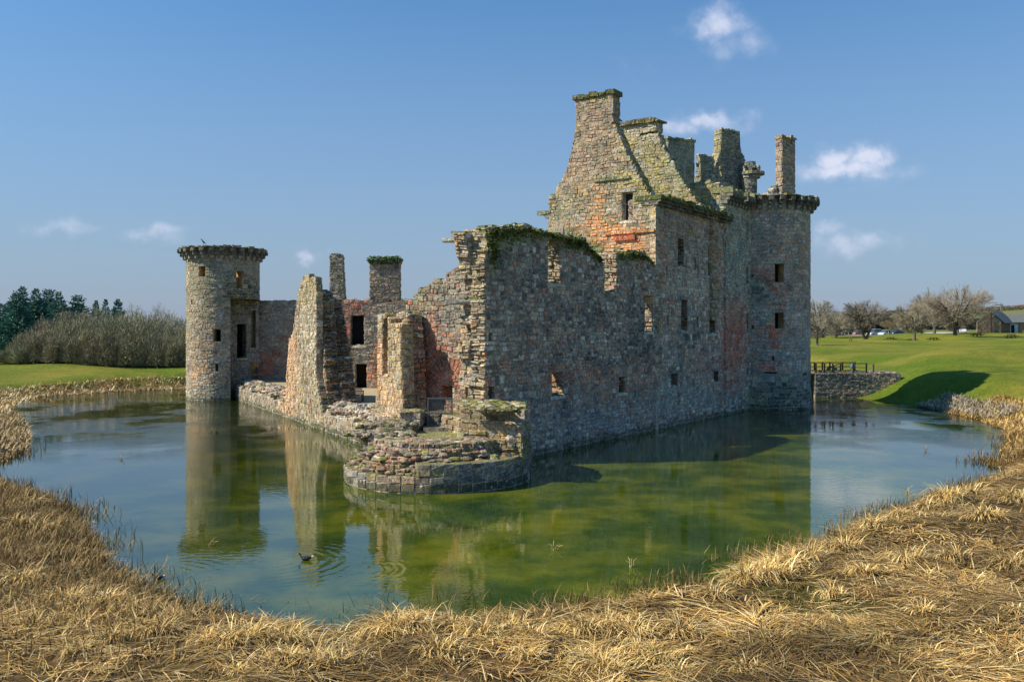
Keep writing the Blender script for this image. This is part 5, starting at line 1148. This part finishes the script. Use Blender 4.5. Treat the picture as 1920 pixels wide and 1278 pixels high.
D2 = 203; wg = empty('farm_building', (X(1900, D2), D2+3, zb)); tag(wg, 'low white walled wing with a slate roof and a dark doorway at the right edge', 'building')
xa, xb = X(1878, D2), X(1960, D2); ze2 = Z(604.5, D2); zr2 = Z(590.5, D2)
mb = MB(); mb.box(xa, X(1911, D2), D2, D2+.3, zb-.6, ze2, (.62, .63, .62)); mb.box(xa, xb, D2+5.7, D2+6, zb-.6, ze2, (.5, .5, .48)); mb.box(xb, xb+.3, D2, D2+6, zb-.6, ze2, (.3, .22, .15)); part(mb, 'wall', PLAS, wg)
mb = MB(); mb.box(X(1911, D2)+.002, xb, D2-.004, D2+.296, zb-.6, ze2, (.28, .20, .13)); part(mb, 'wall', STONE, wg, 'brown stone stretch of wall')
mb = MB(); mb.loft([[(xa, D2-.3, ze2-.05), (xb, D2-.3, ze2-.05), (xb, D2-.3, ze2+.08), (xa, D2-.3, ze2+.08)], [(xa, D2+3, zr2), (xb, D2+3, zr2), (xb, D2+3, zr2+.13), (xa, D2+3, zr2+.13)], [(xa, D2+6.3, ze2-.05), (xb, D2+6.3, ze2-.05), (xb, D2+6.3, ze2+.08), (xa, D2+6.3, ze2+.08)]], (.13, .15, .15)); part(mb, 'roof', SLATE, wg)
mb = MB(); mb.box(X(1896, D2), X(1902, D2), D2-.05, D2-.01, zb-.1, Z(609, D2), (.015, .02, .03)); part(mb, 'door', WOODM, wg)
mb = MB(); mb.box(X(1909.5, D2), X(1911, D2), D2-.1, D2-.01, zb-.1, ze2-.06, (.05, .04, .04)); part(mb, 'drainpipe', METAL, wg)
mb = MB(); mb.box(X(1902.5, D2), X(1908, D2), D2-.06, D2-.01, Z(607.5, D2), Z(605.8, D2), (.32, .1, .07)); part(mb, 'sign', PLAS, wg)
x, y, z = G(1876.5, 240); mb = MB(); r = empty('utility_pole', (x, y, z)); tag(r, 'wooden utility pole with a crossbar behind the farm buildings', 'utility pole')
zt = Z(567, 240); mb.tube((x, y, z-.3), (x, y, zt), .16, .12, 8, (.22, .20, .17)); part(mb, 'pole', WOODM, r)
mb = MB(); mb.box(x-1.6, x+.6, y-.08, y+.08, zt-.75, zt-.55, (.06, .06, .06)); part(mb, 'crossbar', WOODM, r)
for dx_ in (-1.4, -.5, .4): mb = MB(); mb.tube((x+dx_, y, zt-.55), (x+dx_, y, zt-.3), .07, .04, 6, (.2, .2, .2)); part(mb, 'insulator', PLAS, r)

# ------------------------------------------------------------------ trees
def sliver(mb, p, q, w, col):
    d = (q[0]-p[0], q[1]-p[1], q[2]-p[2]); s_ = rng.choice(((1, 0, 0), (0, 0, 1), (.7, .7, 0))); c = (d[1]*s_[2]-d[2]*s_[1], d[2]*s_[0]-d[0]*s_[2], d[0]*s_[1]-d[1]*s_[0])
    l = math.sqrt(c[0]**2+c[1]**2+c[2]**2)+1e-9; c = (c[0]/l*w, c[1]/l*w, c[2]/l*w)
    mb.quad((p[0]-c[0], p[1]-c[1], p[2]-c[2]), (p[0]+c[0], p[1]+c[1], p[2]+c[2]), (q[0]+c[0]*.3, q[1]+c[1]*.3, q[2]+c[2]*.3), (q[0]-c[0]*.3, q[1]-c[1]*.3, q[2]-c[2]*.3), col)
def bare_tree(u, d, top_v, width_px, label, cat='tree', stems=1, low=.22, col=(.25, .23, .185), bark=(.15, .14, .12), lean=0, dens=1.0, twc=.028, wind=0.0, group='bare trees around the car park'):
    x, y, z = G(u, d); H = (CAMZ+(V0-top_v)*d/FPX)-z; Rw = width_px*d/FPX/2
    r = empty('bare_tree', (x, y, z)); tag(r, label, cat, group)
    T = MB(); K = MB(); cen = np.array((x+lean, y, z+H*(low+.42*(1-low)))); rad = np.array((Rw, Rw, H*(1-low)*.56))
    def grow(p, dr, L_, r0, lv):
        n = 3; q = p.copy(); dd = dr.copy()
        for k in range(n):
            dd = dd+np.array((rng.gauss(0, .13)+wind*.04, rng.gauss(0, .13), rng.gauss(.05, .08))); dd /= np.linalg.norm(dd)
            q2 = q+dd*L_/n; ra_ = r0*(1-.25*k/n); rb = r0*(1-.25*(k+1)/n)
            if lv <= 2: T.tube(q, q2, ra_, rb, 5 if lv else 8, vary(bark, .15))
            else: sliver(K, q, q2, max(ra_, twc), vary(col, .25))
            if lv < 5:
                nb = (2 if lv else 1)
                if lv >= 3: nb = 2 if rng.random() < .55*dens else 1
                for _ in range(nb if k or lv else 0):
                    t_ = rng.uniform(.2, 1); s0 = q+(q2-q)*t_; out_ = s0-cen; out_[2] *= .8; out_ = out_/(np.linalg.norm(out_)+1e-6)
                    nd = dd*.55+out_*.55+np.array([rng.gauss(0, .38) for _ in range(3)]); nd[2] += .12; nd /= np.linalg.norm(nd)
                    e = (s0-cen)/rad
                    if np.dot(e, e) < 1.0: grow(s0, nd, L_*rng.uniform(.55, .8), rb*.62, lv+1)
            q = q2
            if lv and np.dot((q-cen)/rad, (q-cen)/rad) > 1.05: return
    for s_ in range(stems):
        a = rng.uniform(0, 6.28) if stems == 1 else (math.pi if s_ == 0 else 0)
        tilt = .05 if stems == 1 else .42
        dr = np.array((math.cos(a)*tilt, 0, 1.0)); dr /= np.linalg.norm(dr); r0 = H*.034
        base = np.array((x, y, z-.2)); tp = base+dr*H*max(low, .12)*1.0+np.array((0, 0, .2))
        T.tube(base, tp, r0*1.15, r0*.9, 8, vary(bark, .1))
        nl = 6 if stems == 1 else 4
        for k in range(nl):
            b = 2*math.pi*(k+rng.uniform(-.3, .3))/nl; el = rng.uniform(.35, 1.25)
            nd = np.array((math.cos(b)*math.cos(el), math.sin(b)*math.cos(el), math.sin(el)))+dr*.25; nd /= np.linalg.norm(nd)
            grow(tp-dr*rng.uniform(0, .15)*H*low, nd, min(Rw*1.0, H*.5)*rng.uniform(.75, 1.05), r0*.55, 1)
    nf = int(620*dens*min(2.2, max(.5, Rw/4)))
    for _ in range(nf):                              # fine outer twigs of the crown
        v_ = np.array([rng.gauss(0, 1) for _ in range(3)]); v_ /= np.linalg.norm(v_)+1e-9; v_[2] = abs(v_[2])*1.0-.25 if rng.random() < .85 else v_[2]
        k_ = rng.uniform(.45, .97)*(1+.13*math.sin(v_[0]*5+d)*math.cos(v_[2]*6+u)); s0 = cen+v_*rad*k_; nd = v_*.8+np.array([rng.gauss(0, .3) for _ in range(3)])+np.array((wind*.3, 0, .45)); nd /= np.linalg.norm(nd)
        l_ = rng.uniform(.5, 1.3)*H/10; q_ = s0+nd*l_; sliver(K, s0, q_, twc*.8, vary(col, .25))
        for _k in range(2):
            n2_d = nd+np.array([rng.gauss(0, .5) for _ in range(3)]); n2_d /= np.linalg.norm(n2_d); m_ = s0+nd*l_*rng.uniform(.3, .9); sliver(K, m_, m_+n2_d*l_*.6, twc*.6, vary(col, .25))
    part(T, 'trunk', TWIG, r); part(K, 'crown', TWIG, r); return r
bare_tree(1532, 128, 585, 46, 'small bare tree next to the gatehouse tower, nearest of the bare trees', low=.3)
bare_tree(1535, 230, 562, 70, 'broad pale bare tree far back beside the gatehouse tower', col=(.24, .23, .19))
bare_tree(1568, 185, 578, 60, 'bare tree with spreading limbs left of the dark blue hatchback', low=.18)
bare_tree(1623, 170, 562, 84, 'two-stemmed dark bare tree in front of the parked cars', stems=2, low=.42, bark=(.07, .065, .055), col=(.21, .19, .17), dens=.8)
bare_tree(1600, 240, 585, 60, 'low brownish bare tree behind the red car', col=(.22, .18, .13), low=.35, dens=.7)
bare_tree(1714, 160, 558, 68, 'slender bare tree with an upright crown behind the second picnic table', low=.3, col=(.27, .24, .18))
bare_tree(1682, 225, 585, 70, 'olive brown bare tree behind the navy blue car', col=(.22, .19, .12))
bare_tree(1752, 190, 545, 92, 'tall bare tree directly left of the broad dome tree', low=.28, col=(.27, .24, .18))
bare_tree(1791, 172, 532, 128, 'largest bare tree, a broad dome crown blown to the right', low=.2, bark=(.06, .055, .05), col=(.27, .235, .185), wind=.3, dens=1.3, lean=.6)
bare_tree(300, 150, 566, 36, 'thin bare tree rising above the willow scrub', low=.35, group='bare trees by the scrub', twc=.03)
bare_tree(343, 200, 594, 30, 'far small bare tree beside the round corner tower', low=.2, group='bare trees by the scrub', col=(.2, .2, .19))
def spruce(u, d, top_v, width_px, label, col=(.09, .20, .16)):
    x, y, z = G(u, d); H = CAMZ+(V0-top_v)*d/FPX-z; Rw = width_px*d/FPX/2
    r = empty('spruce_tree', (x, y, z)); tag(r, label, 'spruce', 'spruces beyond the scrub')
    T = MB(); T.tube((x, y, z-.2), (x, y, z+H), .22, .03, 7, (.12, .09, .07)); K = MB()
    h = .5; ex_ = rng.uniform(.6, .85)
    while h < H-.15:
        f = 1-h/H; br_ = Rw*min(1, f**ex_*1.25)*rng.uniform(.8, 1.15); nb = int(8+f*9)
        for k in range(nb):
            a = rng.uniform(0, 6.28); L_ = br_*rng.uniform(.7, 1.12); up = rng.uniform(-.1, .45)+(.5 if f < .15 else 0); n = max(2, int(L_/.22)); ca, sa = math.cos(a), math.sin(a)
            for i in range(n):
                t_ = (i+.6)/n; bx_ = x+ca*L_*t_; by_ = y+sa*L_*t_; bz_ = z+h+L_*(up*t_*t_-.12*t_)
                for _ in range(2):
                    w = (.22+.26*min(1, f*3))*(1.15-t_*.6); e = rng.uniform(-1, 1); a2 = a+rng.uniform(-1.1, 1.1)
                    K.quad((bx_, by_, bz_), (bx_+math.cos(a2)*w, by_+math.sin(a2)*w, bz_+rng.uniform(-.1, .22)), (bx_+math.cos(a2)*w*1.1, by_+math.sin(a2)*w*1.1, bz_+rng.uniform(.0, .3)), (bx_+rng.uniform(-.05, .05), by_, bz_+.13), vary(col, .3))
        h += rng.uniform(.16, .30)
    part(T, 'trunk', TWIG, r); part(K, 'crown', LEAF, r)
for q in ((5, 130, 568, 90, 'leftmost dark spruce, cut by the picture edge'), (30, 128, 548, 84, 'second dark spruce from the left in the tall clump'), (42, 134, 537, 84, 'spruce with the tallest tip in the clump at the left edge'), (68, 131, 541, 84, 'dark spruce in the middle of the tall clump'),
          (92, 134, 541, 80, 'fifth spruce of the tall clump'), (110, 130, 546, 66, 'right end spruce of the tall clump'), (146, 132, 552, 78, 'bushy dark spruce standing apart, right of the tall clump'), (180, 150, 563, 30, 'small spruce tip just right of the bushy spruce'),
          (198, 150, 561, 30, 'small pointed spruce tip in the middle of the three above the scrub'), (221, 144, 560, 50, 'rightmost small spruce above the scrub')): spruce(*q)
def twig_mass(name, n, fx, col, w, label, cat, ln=(.6, 1.3)):
    V = []; C = []; out_ = fx(n); P, D_, c = out_; l = nr.uniform(*ln, len(P))[:, None]; Q = P+D_*l
    s_ = nr.normal(0, 1, P.shape); k = np.cross(D_, s_); k /= np.linalg.norm(k, axis=1)[:, None]+1e-9; k *= w
    V = np.stack([P-k, P+k, Q+k*.3, Q-k*.3], 1).reshape(-1, 3); F = np.arange(len(P)*4).reshape(-1, 4); C = np.repeat(c, 4, 0)
    return tag(mesh_np(name, V, F, C, TWIG), label, cat, kind='stuff')
prof_u = [10, 20, 45, 75, 110, 150, 200, 260, 300, 350, 420]; prof_v = [700, 668, 632, 604, 588, 577, 571, 573, 583, 594, 600]
def scrub(n):
    Ps = []; Ds = []; Cs = []; K = MB()
    bs = [(28, 104, .9), (52, 108, 1), (80, 103, .8), (95, 110, 1), (128, 104, .85), (140, 111, 1.02), (172, 105, .88), (188, 112, 1.03), (212, 104, .84), (236, 111, 1.0), (258, 105, .9), (278, 112, 1.02), (304, 106, .9), (326, 112, 1.03), (345, 105, .85), (372, 108, 1), (400, 108, 1), (60, 102, .55), (115, 101.5, .6), (160, 102, .6), (200, 101.5, .62), (245, 102, .6), (295, 102, .62), (335, 102, .6)]
    for (u, y0, k) in bs:
        x0 = (u-U0)/FPX*y0; g0 = gz1(x0, y0); top_ = CAMZ+(V0-np.interp(u, prof_u, prof_v))*y0/FPX; H = max((top_-g0)*k, 1.0)*nr.uniform(1.0, 1.09); Rr_ = max(2.4, H*nr.uniform(.6, .75)); m = n//len(bs)
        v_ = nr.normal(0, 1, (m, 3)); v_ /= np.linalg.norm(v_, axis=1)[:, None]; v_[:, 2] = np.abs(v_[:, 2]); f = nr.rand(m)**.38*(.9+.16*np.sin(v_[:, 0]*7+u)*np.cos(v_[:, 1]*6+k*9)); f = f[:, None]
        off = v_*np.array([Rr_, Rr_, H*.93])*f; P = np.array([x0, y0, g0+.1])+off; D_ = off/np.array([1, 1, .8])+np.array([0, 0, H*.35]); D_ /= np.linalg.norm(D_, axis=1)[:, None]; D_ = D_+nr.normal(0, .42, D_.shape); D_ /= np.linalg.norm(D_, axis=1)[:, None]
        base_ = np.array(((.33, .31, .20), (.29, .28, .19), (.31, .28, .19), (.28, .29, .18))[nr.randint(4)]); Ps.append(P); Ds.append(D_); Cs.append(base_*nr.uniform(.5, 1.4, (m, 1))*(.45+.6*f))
        for q in range(9):
            a = nr.uniform(0, 6.28); e = nr.uniform(.6, 1.3); l = H*nr.uniform(.45, .8); p1 = (x0+math.cos(a)*math.cos(e)*l*.5, y0+math.sin(a)*math.cos(e)*l*.5, g0+math.sin(e)*l*.5); p2 = (p1[0]+math.cos(a+.4)*l*.3, p1[1]+math.sin(a+.4)*l*.3, p1[2]+l*.45)
            K.tube((x0, y0, g0-.1), p1, .09, .06, 5, vary((.12, .11, .08))); K.tube(p1, p2, .06, .02, 4, vary((.14, .13, .10)))
    tag(K.build('willow_stems', TWIG), 'dark stems inside the leafless willow scrub', 'scrub', kind='stuff')
    return np.concatenate(Ps), np.concatenate(Ds), np.concatenate(Cs)
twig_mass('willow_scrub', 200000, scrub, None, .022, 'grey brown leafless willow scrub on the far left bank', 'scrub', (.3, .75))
def hedge(u0, u1, d, h, col, name, label, n, w=.06, dv=1.0):
    def fx(n):
        u = nr.uniform(u0, u1, n); y = d+nr.uniform(-dv, dv, n); x = (u-U0)/FPX*y; z = ground(x, y)+nr.rand(n)*h*(.75+.5*vnoise(x, y, .5, 51)); D_ = nr.normal(0, .6, (n, 3)); D_[:, 2] = np.abs(D_[:, 2])+.3; D_ /= np.linalg.norm(D_, axis=1)[:, None]
        return np.stack([x, y, z], 1), D_, np.array(col)*nr.uniform(.6, 1.4, (n, 1))
    o = twig_mass(name, n, fx, None, w, label, 'hedge', (.25, .55)); del o['kind']; return o
hedge(1515, 1605, 226, 1.5, (.13, .11, .07), 'hedge', 'brown leafless hedge left of the parked cars', 9000)
hedge(1606, 1640, 232, 2.2, (.15, .11, .08), 'hedge', 'reddish brown hedge behind the red car', 4000)
hedge(1636, 1725, 246, 3.0, (.05, .07, .05), 'hedge', 'dark green hedge behind the car park', 12000, .1)
hedge(1726, 1835, 262, 2.0, (.09, .09, .06), 'hedge', 'long dark hedge between the big trees and the farm building', 9000, .1)
hedge(1500, 1960, 560, 3.0, (.07, .075, .05), 'hedge', 'hedge line crossing the field at the foot of the hill', 16000, .28, 2)
hedge(1500, 1960, 1000, 5.0, (.07, .075, .06), 'hedge', 'hedge line halfway up the hill', 14000, .5, 4)
hedge(1500, 1960, 1480, 6.0, (.06, .065, .06), 'hedge', 'dark hedge along the skyline of the hill', 14000, .8, 6)
